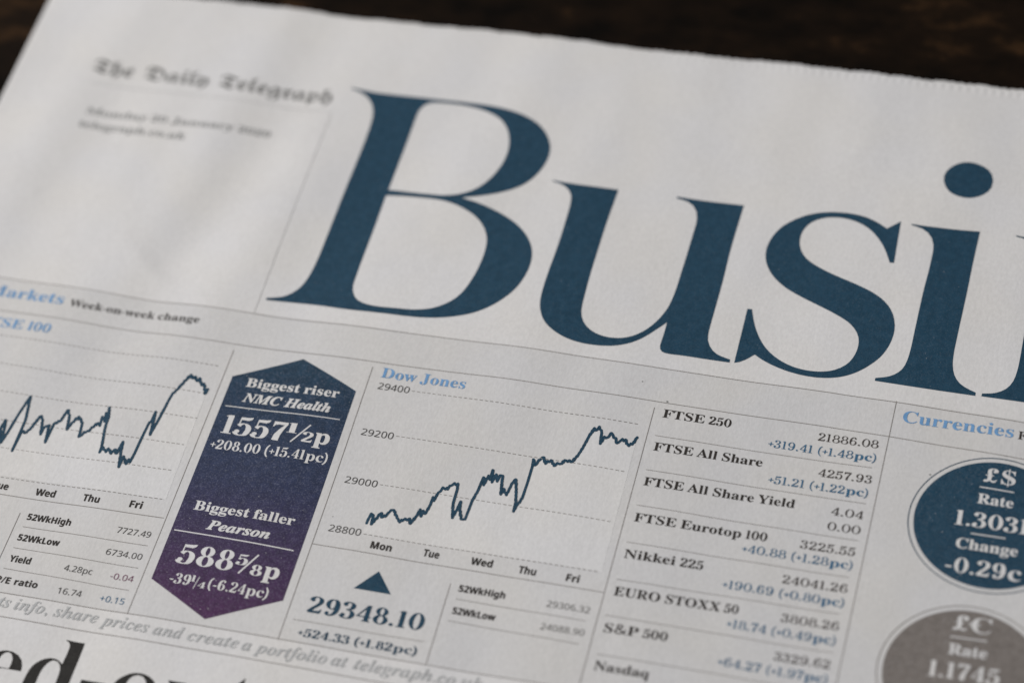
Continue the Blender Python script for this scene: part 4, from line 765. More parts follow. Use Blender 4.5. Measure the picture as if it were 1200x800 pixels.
    ('currency_lettering', 'currency_badge.2', '1.1745', 'DN', 89.19, 58.75, 101.33, 58.74, 3.19, 'white'),
    ('currency_lettering', 'currency_badge.2', 'Change', 'SB', 89.84, 63.66, 100.85, 63.65, 2.12, 'white'),
]
# parent, width, ink, points
RULES = [
    ('market_panel', 0.13, 'rule_grey', [(-122.00, 1.09), (-60.60, 2.34), (0.80, 1.90), (62.20, 1.57), (123.60, 3.16), (185.00, 8.45)]),
    ('market_panel', 0.13, 'rule_grey', [(-122.00, 9.27), (-60.60, 10.30), (0.80, 9.71), (62.20, 9.46), (123.60, 11.54), (185.00, 17.88)]),
    ('market_panel', 0.13, 'rule_grey', [(-122.00, 52.54), (-54.18, 51.77)]),
    ('market_panel', 0.13, 'rule_grey', [(-24.92, 52.13), (30.40, 52.74)]),
    ('market_panel', 0.13, 'rule_grey', [(-122.00, 72.86), (113.00, 73.15)]),
    ('front_page', 0.13, 'rule_grey', [(-122.00, 77.74), (113.00, 78.30)]),
    ('market_panel', 0.12, 'rule_grey', [(-81.87, 55.50), (-82.14, 77.00)]),
    ('market_panel', 0.12, 'rule_grey', [(-53.34, 11.65), (-53.87, 73.05)]),
    ('market_panel', 0.12, 'rule_grey', [(-24.90, 11.20), (-24.79, 73.17)]),
    ('market_panel', 0.12, 'rule_grey', [(30.65, 11.04), (30.58, 77.19)]),
    ('market_panel', 0.12, 'rule_grey', [(74.74, 1.65), (74.15, 70.01)]),
    ('front_page', 0.14, 'faint_grey', [(-52.77, -52.85), (-52.26, 2.15)]),
    ('market_panel', 0.12, 'rule_grey', [(2.75, 55.80), (2.83, 72.88)]),
    ('front_page', 0.12, 'faint_grey', [(-107.34, -53.16), (-52.89, -52.85)]),
    ('market_panel', 0.10, 'rule_grey', [(32.10, 17.28), (72.73, 17.34)]),
    ('market_panel', 0.10, 'rule_grey', [(32.09, 25.18), (72.97, 25.32)]),
    ('market_panel', 0.10, 'rule_grey', [(32.12, 33.20), (72.96, 33.44)]),
    ('market_panel', 0.10, 'rule_grey', [(32.13, 41.47), (72.66, 41.41)]),
    ('market_panel', 0.10, 'rule_grey', [(32.14, 49.60), (72.34, 49.22)]),
    ('market_panel', 0.10, 'rule_grey', [(31.83, 57.32), (72.65, 57.27)]),
    ('market_panel', 0.10, 'rule_grey', [(32.15, 65.36), (72.63, 65.36)]),
    ('market_panel', 0.10, 'rule_grey', [(4.54, 58.79), (28.61, 59.16)]),
    ('market_panel', 0.10, 'rule_grey', [(4.34, 63.47), (28.59, 64.00)]),
    ('market_panel', 0.10, 'rule_grey', [(-80.26, 58.32), (-55.08, 58.21)]),
    ('market_panel', 0.10, 'rule_grey', [(-80.29, 63.10), (-55.28, 63.22)]),
    ('market_panel', 0.10, 'rule_grey', [(-80.46, 67.79), (-55.36, 68.14)]),
    ('market_panel', 0.10, 'rule_grey', [(-23.39, 68.50), (1.22, 68.50)]),
    ('price_badge', 0.20, 'white', [(-50.75, 24.87), (-27.68, 24.36)]),
    ('price_badge', 0.24, 'white', [(-51.28, 53.98), (-27.70, 54.31)]),
    ('currency_badge', 0.24, 'white', [(92.50, 18.26), (98.64, 18.35)]),
    ('currency_badge', 0.24, 'white', [(92.31, 28.53), (98.48, 28.47)]),
    ('currency_badge.2', 0.24, 'white', [(91.85, 50.38), (98.23, 50.26)]),
    ('price_badge', 0.30, 'white', [(-35.61, 31.04), (-32.78, 26.62)]),
    ('price_badge', 0.34, 'white', [(-36.31, 61.07), (-33.72, 56.51)]),
    ('price_badge', 0.14, 'white', [(-43.54, 65.79), (-43.09, 63.09)]),
]
GRID_LINES = [
    [(-15.90, 15.37), (28.97, 15.43)],
    [(-16.03, 26.00), (28.80, 26.39)],
    [(-16.06, 37.20), (28.73, 37.65)],
    [(-15.99, 48.39), (28.89, 48.65)],
    [(-102.61, 15.68), (-55.22, 15.96)],
    [(-99.89, 22.42), (-55.44, 22.74)],
    [(-97.30, 28.96), (-55.29, 28.68)],
    [(-94.74, 35.50), (-55.87, 35.05)],
    [(-92.30, 41.76), (-55.61, 41.14)],
    [(-89.69, 48.39), (-55.88, 47.75)],
]
CHART_LINES = [
    [(-91.87, 43.31), (-91.93, 40.45), (-92.94, 37.50), (-92.64, 35.54), (-91.94, 38.60), (-91.62, 40.70), (-91.17, 37.83), (-90.67, 33.59), (-89.87, 29.19), (-88.82, 34.68), (-88.74, 42.17), (-88.56, 37.68), (-87.56, 37.49), (-87.15, 36.71), (-86.25, 33.24), (-85.52, 33.98), (-84.66, 37.42), (-84.62, 35.89), (-83.79, 35.03), (-83.06, 39.05), (-82.94, 34.54), (-81.85, 33.47), (-81.46, 30.95), (-80.60, 32.04), (-79.94, 35.39), (-79.54, 33.76), (-78.66, 32.05), (-77.45, 33.27), (-76.93, 36.65), (-76.03, 35.49), (-75.51, 34.96), (-75.04, 34.13), (-74.26, 32.99), (-73.69, 33.58), (-73.96, 31.40), (-73.11, 32.47), (-73.50, 30.44), (-72.71, 31.59), (-73.32, 29.06), (-72.67, 31.23), (-72.54, 33.63), (-71.57, 38.26), (-71.52, 39.61), (-71.21, 38.35), (-70.32, 39.33), (-70.10, 38.49), (-69.18, 39.56), (-68.82, 38.59), (-68.05, 39.28), (-67.77, 36.51), (-67.34, 38.96), (-66.62, 42.19), (-66.47, 39.76), (-65.47, 41.35), (-65.26, 40.21), (-64.85, 40.87), (-64.62, 38.83), (-64.44, 34.76), (-64.18, 31.32), (-63.85, 30.76), (-63.77, 28.70), (-63.39, 31.59), (-63.11, 34.01), (-62.65, 30.70), (-62.10, 25.48), (-61.85, 23.79), (-61.27, 22.89), (-60.80, 21.42), (-59.74, 19.04), (-59.14, 19.80), (-58.72, 19.30), (-58.12, 20.23), (-57.83, 19.51), (-56.92, 21.04), (-56.60, 20.56), (-55.55, 22.76), (-55.43, 21.70)],
    [(-16.10, 46.11), (-15.81, 43.82), (-15.31, 44.08), (-15.14, 46.11), (-14.57, 44.63), (-14.10, 43.52), (-13.49, 44.20), (-12.79, 43.34), (-12.35, 42.39), (-11.82, 42.30), (-10.83, 43.87), (-10.06, 44.68), (-9.23, 43.72), (-8.45, 43.56), (-8.03, 44.59), (-7.32, 42.72), (-7.04, 41.23), (-6.50, 42.71), (-6.41, 41.42), (-5.88, 41.97), (-5.46, 39.98), (-5.39, 38.21), (-5.06, 38.95), (-4.73, 37.13), (-3.96, 35.88), (-3.57, 36.12), (-2.55, 34.98), (-1.57, 34.50), (-1.39, 35.74), (-1.36, 38.92), (-0.68, 41.98), (-0.32, 40.26), (-0.04, 38.22), (0.19, 39.99), (1.09, 41.98), (1.75, 41.87), (2.01, 37.71), (2.50, 35.38), (2.80, 32.30), (3.24, 33.97), (3.63, 31.78), (4.09, 32.61), (4.11, 30.44), (4.62, 33.09), (5.00, 31.25), (5.52, 32.73), (5.74, 31.34), (6.26, 31.34), (6.47, 32.95), (6.89, 35.41), (7.09, 34.09), (7.96, 35.38), (8.39, 32.74), (8.82, 31.70), (9.48, 33.82), (10.06, 36.61), (10.17, 38.67), (10.47, 37.19), (11.04, 35.66), (11.19, 31.93), (11.19, 28.05), (11.00, 26.77), (11.63, 27.97), (12.16, 26.81), (12.73, 25.99), (13.48, 27.34), (13.77, 26.65), (14.33, 26.40), (15.17, 27.56), (15.62, 26.84), (16.50, 26.86), (16.85, 26.00), (17.45, 26.25), (18.36, 26.10), (19.13, 24.15), (19.58, 22.60), (20.07, 20.04), (20.68, 17.94), (21.15, 18.32), (21.52, 17.45), (22.21, 18.66), (22.53, 21.23), (22.95, 19.51), (23.56, 19.55), (24.08, 18.45), (24.68, 19.42), (25.11, 19.39), (25.49, 20.48), (26.07, 19.82), (26.99, 19.33), (27.44, 20.13), (27.83, 20.63), (28.40, 20.18), (28.97, 18.42)],
]
PLOT_AREAS = [
    [(-119.00, 48.25), (-119.00, 43.31), (-91.87, 43.31), (-91.93, 40.45), (-92.94, 37.50), (-92.64, 35.54), (-91.94, 38.60), (-91.62, 40.70), (-91.17, 37.83), (-90.67, 33.59), (-89.87, 29.19), (-88.82, 34.68), (-88.74, 42.17), (-88.56, 37.68), (-87.56, 37.49), (-87.15, 36.71), (-86.25, 33.24), (-85.52, 33.98), (-84.66, 37.42), (-84.62, 35.89), (-83.79, 35.03), (-83.06, 39.05), (-82.94, 34.54), (-81.85, 33.47), (-81.46, 30.95), (-80.60, 32.04), (-79.94, 35.39), (-79.54, 33.76), (-78.66, 32.05), (-77.45, 33.27), (-76.93, 36.65), (-76.03, 35.49), (-75.51, 34.96), (-75.04, 34.13), (-74.26, 32.99), (-73.69, 33.58), (-73.96, 31.40), (-73.11, 32.47), (-73.50, 30.44), (-72.71, 31.59), (-73.32, 29.06), (-72.67, 31.23), (-72.54, 33.63), (-71.57, 38.26), (-71.52, 39.61), (-71.21, 38.35), (-70.32, 39.33), (-70.10, 38.49), (-69.18, 39.56), (-68.82, 38.59), (-68.05, 39.28), (-67.77, 36.51), (-67.34, 38.96), (-66.62, 42.19), (-66.47, 39.76), (-65.47, 41.35), (-65.26, 40.21), (-64.85, 40.87), (-64.62, 38.83), (-64.44, 34.76), (-64.18, 31.32), (-63.85, 30.76), (-63.77, 28.70), (-63.39, 31.59), (-63.11, 34.01), (-62.65, 30.70), (-62.10, 25.48), (-61.85, 23.79), (-61.27, 22.89), (-60.80, 21.42), (-59.74, 19.04), (-59.14, 19.80), (-58.72, 19.30), (-58.12, 20.23), (-57.83, 19.51), (-56.92, 21.04), (-56.60, 20.56), (-55.55, 22.76), (-55.43, 21.70), (-55.13, 47.75)],
    [(-16.10, 48.39), (-16.10, 46.11), (-15.81, 43.82), (-15.31, 44.08), (-15.14, 46.11), (-14.57, 44.63), (-14.10, 43.52), (-13.49, 44.20), (-12.79, 43.34), (-12.35, 42.39), (-11.82, 42.30), (-10.83, 43.87), (-10.06, 44.68), (-9.23, 43.72), (-8.45, 43.56), (-8.03, 44.59), (-7.32, 42.72), (-7.04, 41.23), (-6.50, 42.71), (-6.41, 41.42), (-5.88, 41.97), (-5.46, 39.98), (-5.39, 38.21), (-5.06, 38.95), (-4.73, 37.13), (-3.96, 35.88), (-3.57, 36.12), (-2.55, 34.98), (-1.57, 34.50), (-1.39, 35.74), (-1.36, 38.92), (-0.68, 41.98), (-0.32, 40.26), (-0.04, 38.22), (0.19, 39.99), (1.09, 41.98), (1.75, 41.87), (2.01, 37.71), (2.50, 35.38), (2.80, 32.30), (3.24, 33.97), (3.63, 31.78), (4.09, 32.61), (4.11, 30.44), (4.62, 33.09), (5.00, 31.25), (5.52, 32.73), (5.74, 31.34), (6.26, 31.34), (6.47, 32.95), (6.89, 35.41), (7.09, 34.09), (7.96, 35.38), (8.39, 32.74), (8.82, 31.70), (9.48, 33.82), (10.06, 36.61), (10.17, 38.67), (10.47, 37.19), (11.04, 35.66), (11.19, 31.93), (11.19, 28.05), (11.00, 26.77), (11.63, 27.97), (12.16, 26.81), (12.73, 25.99), (13.48, 27.34), (13.77, 26.65), (14.33, 26.40), (15.17, 27.56), (15.62, 26.84), (16.50, 26.86), (16.85, 26.00), (17.45, 26.25), (18.36, 26.10), (19.13, 24.15), (19.58, 22.60), (20.07, 20.04), (20.68, 17.94), (21.15, 18.32), (21.52, 17.45), (22.21, 18.66), (22.53, 21.23), (22.95, 19.51), (23.56, 19.55), (24.08, 18.45), (24.68, 19.42), (25.11, 19.39), (25.49, 20.48), (26.07, 19.82), (26.99, 19.33), (27.44, 20.13), (27.83, 20.63), (28.40, 20.18), (28.97, 18.42), (29.17, 48.65)],
]
BADGE = [(-38.93, 11.58), (-26.50, 17.37), (-26.37, 65.05), (-39.29, 71.55), (-51.95, 65.00), (-51.61, 17.83)]
ARROW = [(-10.87, 55.66), (-7.39, 59.99), (-14.40, 60.06)]
# centre x, y, outer radius of the ring
CURRENCY_BADGES = [(95.92, 25.97, 15.05), (95.05, 57.85, 14.64)]
SPECKS = [(27.14, 5.56, 0.16), (32.72, 9.22, 0.22), (83.33, 17.01, 0.20), (-22.76, 45.64, 0.12)]
# outlines of the big printed letters, in mm on the page
HEADLINE = {
    'B': [[(-50.71, -60.38), (-49.40, -60.27), (-48.10, -60.15), (-46.82, -60.04), (-45.62, -59.94), (-44.54, -59.91), (-43.50, -59.91), (-42.41, -59.93), (-41.29, -59.94), (-40.20, -59.95), (-39.15, -59.97), (-38.12, -59.98), (-37.08, -60.00), (-36.08, -60.02), (-35.13, -60.04), (-34.14, -60.06), (-33.00, -60.07), (-31.85, -60.09), (-30.82, -60.12), (-29.84, -60.15), (-28.84, -60.18), (-27.84, -60.20), (-26.87, -60.20), (-25.91, -60.19), (-24.96, -60.16), (-23.96, -60.12), (-22.88, -60.06), (-21.75, -59.97), (-20.66, -59.86), (-19.61, -59.73), (-18.60, -59.58), (-17.51, -59.40), (-16.29, -59.17), (-15.04, -58.90), (-13.86, -58.60), (-12.76, -58.26), (-11.76, -57.89), (-10.80, -57.48), (-9.84, -57.00), (-8.89, -56.41), (-7.96, -55.66), (-7.07, -54.77), (-6.21, -53.65), (-5.41, -52.25), (-4.81, -50.78), (-4.52, -49.47), (-4.45, -48.27), (-4.50, -47.06), (-4.68, -45.82), (-4.97, -44.58), (-5.38, -43.37), (-5.90, -42.20), (-6.52, -41.10), (-7.20, -40.14), (-7.89, -39.38), (-8.60, -38.74), (-9.37, -38.15), (-10.16, -37.61), (-10.97, -37.13), (-11.79, -36.68), (-12.65, -36.26), (-13.53, -35.87), (-14.42, -35.49), (-15.35, -35.14), (-16.30, -34.81), (-17.26, -34.50), (-18.23, -34.20), (-19.20, -33.91), (-18.25, -33.73), (-17.30, -33.55), (-16.37, -33.35), (-15.47, -33.13), (-14.57, -32.87), (-13.65, -32.57), (-12.68, -32.22), (-11.68, -31.83), (-10.66, -31.39), (-9.66, -30.92), (-8.69, -30.40), (-7.75, -29.85), (-6.82, -29.24), (-5.90, -28.53), (-4.93, -27.66), (-4.00, -26.66), (-3.17, -25.60), (-2.48, -24.50), (-1.91, -23.35), (-1.47, -22.15), (-1.18, -20.91), (-1.03, -19.63), (-1.01, -18.34), (-1.10, -17.04), (-1.31, -15.75), (-1.59, -14.53), (-1.93, -13.42), (-2.34, -12.38), (-2.82, -11.39), (-3.38, -10.47), (-4.01, -9.58), (-4.68, -8.72), (-5.39, -7.93), (-6.12, -7.20), (-6.87, -6.53), (-7.66, -5.92), (-8.45, -5.38), (-9.21, -4.93), (-9.97, -4.54), (-10.75, -4.19), (-11.54, -3.87), (-12.34, -3.58), (-13.14, -3.31), (-13.94, -3.07), (-14.75, -2.87), (-15.57, -2.68), (-16.40, -2.52), (-17.22, -2.39), (-18.05, -2.28), (-18.88, -2.19), (-19.74, -2.12), (-20.63, -2.06), (-21.53, -2.02), (-22.45, -1.98), (-23.39, -1.96), (-24.37, -1.95), (-25.37, -1.93), (-26.35, -1.90), (-27.24, -1.87), (-28.11, -1.84), (-29.01, -1.81), (-29.95, -1.78), (-30.90, -1.75), (-31.84, -1.73), (-32.75, -1.72), (-33.62, -1.72), (-34.44, -1.73), (-35.27, -1.75), (-36.15, -1.80), (-37.04, -1.85), (-37.92, -1.91), (-38.81, -1.96), (-39.69, -1.98), (-40.59, -2.00), (-41.54, -2.00), (-42.53, -1.99), (-43.52, -1.96), (-44.48, -1.93), (-45.41, -1.89), (-46.32, -1.85), (-47.26, -1.79), (-48.20, -1.72), (-49.11, -1.65), (-50.00, -1.57), (-50.89, -1.48), (-50.93, -2.04), (-49.89, -2.31), (-48.88, -2.60), (-47.93, -2.99), (-47.05, -3.55), (-46.25, -4.32), (-45.54, -5.28), (-44.98, -6.34), (-44.62, -7.38), (-44.39, -8.43), (-44.21, -9.55), (-44.07, -10.75), (-43.97, -12.03), (-43.90, -13.28), (-43.86, -14.40), (-43.84, -15.48), (-43.83, -16.59), (-43.82, -17.72), (-43.82, -18.86), (-43.81, -19.99), (-43.81, -21.15), (-43.80, -22.33), (-43.80, -23.50), (-43.80, -24.69), (-43.79, -25.86), (-43.78, -27.02), (-43.78, -28.16), (-43.77, -29.32), (-43.75, -30.48), (-43.74, -31.65), (-43.73, -32.81), (-43.71, -33.95), (-43.69, -35.08), (-43.66, -36.22), (-43.64, -37.35), (-43.62, -38.50), (-43.60, -39.65), (-43.58, -40.83), (-43.56, -42.02), (-43.54, -43.23), (-43.53, -44.41), (-43.52, -45.58), (-43.53, -46.77), (-43.54, -48.06), (-43.57, -49.36), (-43.62, -50.62), (-43.70, -51.89), (-43.85, -53.30), (-44.24, -54.93), (-45.10, -56.74), (-46.46, -58.30), (-47.98, -59.28), (-49.32, -59.77), (-50.52, -60.06)],
          [(-34.92, -34.10), (-34.91, -35.25), (-34.89, -36.41), (-34.88, -37.56), (-34.87, -38.72), (-34.85, -39.87), (-34.84, -41.01), (-34.82, -42.18), (-34.81, -43.40), (-34.79, -44.65), (-34.77, -45.90), (-34.76, -47.12), (-34.75, -48.33), (-34.74, -49.60), (-34.74, -51.02), (-34.75, -52.49), (-34.75, -53.85), (-34.74, -55.18), (-34.58, -56.60), (-34.04, -57.91), (-33.13, -58.79), (-32.12, -59.18), (-31.10, -59.32), (-30.08, -59.39), (-29.13, -59.44), (-28.20, -59.45), (-27.25, -59.43), (-26.30, -59.38), (-25.33, -59.29), (-24.36, -59.16), (-23.38, -58.98), (-22.32, -58.74), (-21.12, -58.39), (-19.86, -57.93), (-18.67, -57.39), (-17.62, -56.79), (-16.66, -56.09), (-15.74, -55.18), (-14.85, -53.98), (-14.11, -52.56), (-13.57, -51.07), (-13.25, -49.61), (-13.09, -48.23), (-13.06, -46.90), (-13.14, -45.59), (-13.33, -44.32), (-13.62, -43.08), (-13.99, -41.88), (-14.43, -40.71), (-14.94, -39.59), (-15.52, -38.57), (-16.16, -37.67), (-16.85, -36.88), (-17.60, -36.19), (-18.42, -35.60), (-19.29, -35.11), (-20.19, -34.71), (-21.10, -34.41), (-22.04, -34.19), (-22.98, -34.04), (-23.89, -33.96), (-24.80, -33.93), (-25.73, -33.93), (-26.66, -33.94), (-27.59, -33.96), (-28.52, -33.98), (-29.44, -34.01), (-30.36, -34.03), (-31.35, -34.06), (-32.49, -34.08), (-33.70, -34.10)],
          [(-34.97, -32.52), (-33.94, -32.62), (-32.90, -32.72), (-31.88, -32.78), (-30.94, -32.82), (-30.03, -32.84), (-29.10, -32.85), (-28.17, -32.85), (-27.24, -32.85), (-26.31, -32.84), (-25.39, -32.82), (-24.48, -32.78), (-23.53, -32.70), (-22.49, -32.55), (-21.41, -32.34), (-20.30, -32.04), (-19.16, -31.64), (-18.01, -31.15), (-16.92, -30.62), (-15.95, -30.06), (-15.06, -29.45), (-14.17, -28.70), (-13.26, -27.73), (-12.42, -26.55), (-11.76, -25.26), (-11.30, -23.97), (-11.05, -22.79), (-10.93, -21.65), (-10.88, -20.46), (-10.87, -19.18), (-10.93, -17.86), (-11.03, -16.58), (-11.17, -15.42), (-11.34, -14.32), (-11.55, -13.26), (-11.78, -12.22), (-12.05, -11.20), (-12.36, -10.21), (-12.75, -9.30), (-13.22, -8.45), (-13.78, -7.66), (-14.44, -6.91), (-15.23, -6.19), (-16.12, -5.53), (-17.03, -4.99), (-17.90, -4.59), (-18.77, -4.30), (-19.65, -4.07), (-20.53, -3.89), (-21.38, -3.77), (-22.22, -3.70), (-23.08, -3.65), (-23.95, -3.60), (-24.81, -3.55), (-25.70, -3.49), (-26.62, -3.43), (-27.52, -3.39), (-28.38, -3.38), (-29.33, -3.43), (-30.47, -3.58), (-31.63, -3.88), (-32.65, -4.38), (-33.56, -5.28), (-34.30, -6.62), (-34.64, -8.01), (-34.71, -9.27), (-34.73, -10.41), (-34.76, -11.53), (-34.78, -12.73), (-34.80, -13.97), (-34.81, -15.21), (-34.82, -16.44), (-34.82, -17.67), (-34.83, -18.92), (-34.83, -20.21), (-34.83, -21.52), (-34.84, -22.80), (-34.85, -24.01), (-34.86, -25.19), (-34.88, -26.39), (-34.90, -27.61), (-34.92, -28.84), (-34.94, -30.07), (-34.96, -31.30)]],
    'u': [[(-1.99, -41.60), (-0.89, -41.48), (0.20, -41.38), (1.28, -41.29), (2.38, -41.23), (3.48, -41.18), (4.46, -41.17), (5.46, -41.17), (6.47, -41.18), (7.47, -41.19), (8.50, -41.21), (9.57, -41.22), (10.65, -41.24), (11.73, -41.26), (11.68, -40.12), (11.63, -38.98), (11.59, -37.83), (11.54, -36.68), (11.49, -35.54), (11.45, -34.43), (11.42, -33.35), (11.38, -32.30), (11.36, -31.22), (11.34, -30.04), (11.33, -28.83), (11.32, -27.66), (11.32, -26.50), (11.31, -25.31), (11.31, -24.11), (11.30, -22.89), (11.29, -21.66), (11.29, -20.43), (11.29, -19.22), (11.31, -18.01), (11.33, -16.77), (11.36, -15.51), (11.40, -14.30), (11.44, -13.15), (11.48, -11.92), (11.54, -10.51), (11.72, -9.07), (12.09, -7.74), (12.69, -6.57), (13.52, -5.58), (14.51, -4.81), (15.57, -4.26), (16.61, -3.93), (17.53, -3.76), (18.40, -3.69), (19.27, -3.71), (20.15, -3.82), (21.04, -4.03), (21.94, -4.38), (22.84, -4.88), (23.72, -5.52), (24.54, -6.29), (25.28, -7.17), (25.95, -8.14), (26.55, -9.19), (27.08, -10.32), (27.54, -11.50), (27.90, -12.67), (28.14, -13.74), (28.30, -14.77), (28.42, -15.83), (28.52, -16.93), (28.59, -18.10), (28.63, -19.32), (28.65, -20.53), (28.67, -21.69), (28.70, -22.81), (28.74, -23.92), (28.77, -25.04), (28.79, -26.18), (28.82, -27.38), (28.84, -28.66), (28.86, -29.93), (28.88, -31.17), (28.90, -32.41), (28.92, -33.73), (28.94, -35.07), (28.83, -36.55), (28.39, -38.25), (27.44, -39.69), (26.17, -40.53), (24.95, -40.85), (23.84, -40.95), (23.72, -41.48), (24.88, -41.45), (25.96, -41.43), (26.86, -41.41), (27.69, -41.41), (28.56, -41.41), (29.48, -41.41), (30.38, -41.42), (31.22, -41.43), (32.05, -41.45), (32.91, -41.46), (33.78, -41.48), (34.68, -41.49), (35.57, -41.49), (36.46, -41.50), (37.34, -41.50), (37.31, -40.31), (37.27, -39.11), (37.23, -37.91), (37.19, -36.70), (37.15, -35.50), (37.11, -34.32), (37.08, -33.15), (37.05, -32.02), (37.03, -30.91), (37.02, -29.80), (37.02, -28.64), (37.03, -27.47), (37.05, -26.32), (37.07, -25.22), (37.09, -24.14), (37.10, -23.08), (37.11, -22.00), (37.11, -20.85), (37.10, -19.70), (37.09, -18.57), (37.07, -17.45), (37.06, -16.34), (37.04, -15.22), (37.02, -14.09), (37.00, -12.99), (36.98, -11.93), (36.97, -10.88), (36.95, -9.81), (36.96, -8.74), (37.03, -7.67), (37.26, -6.52), (37.81, -5.33), (38.69, -4.27), (39.61, -3.62), (40.49, -3.29), (41.37, -3.06), (42.28, -2.86), (42.35, -2.14), (41.53, -2.12), (40.71, -2.10), (39.89, -2.08), (39.07, -2.06), (38.21, -2.05), (37.30, -2.04), (36.35, -2.04), (35.38, -2.05), (34.42, -2.05), (33.48, -2.03), (32.51, -2.00), (31.53, -1.96), (30.61, -1.94), (29.82, -1.99), (29.18, -2.21), (28.72, -2.75), (28.53, -3.64), (28.56, -4.78), (28.62, -5.99), (28.64, -7.16), (28.64, -8.31), (28.63, -9.46), (28.08, -8.74), (27.53, -8.02), (26.96, -7.30), (26.39, -6.56), (25.80, -5.82), (25.17, -5.11), (24.49, -4.44), (23.76, -3.82), (22.99, -3.27), (22.18, -2.80), (21.34, -2.40), (20.48, -2.07), (19.62, -1.81), (18.74, -1.62), (17.82, -1.48), (16.88, -1.38), (15.90, -1.33), (14.90, -1.31), (13.93, -1.34), (13.02, -1.42), (12.13, -1.54), (11.26, -1.72), (10.33, -1.98), (9.31, -2.35), (8.25, -2.84), (7.26, -3.42), (6.38, -4.06), (5.58, -4.80), (4.84, -5.73), (4.17, -6.93), (3.66, -8.21), (3.36, -9.35), (3.19, -10.43), (3.09, -11.55), (3.03, -12.72), (3.00, -13.95), (2.99, -15.24), (3.01, -16.55), (3.03, -17.82), (3.06, -19.04), (3.10, -20.22), (3.15, -21.41), (3.19, -22.64), (3.22, -23.88), (3.24, -25.12), (3.24, -26.39), (3.24, -27.71), (3.23, -29.04), (3.22, -30.32), (3.20, -31.54), (3.18, -32.79), (3.15, -34.17), (3.09, -35.56), (2.96, -36.85), (2.67, -38.08), (1.98, -39.30), (0.81, -40.36), (-0.52, -40.98), (-1.81, -41.24)]],
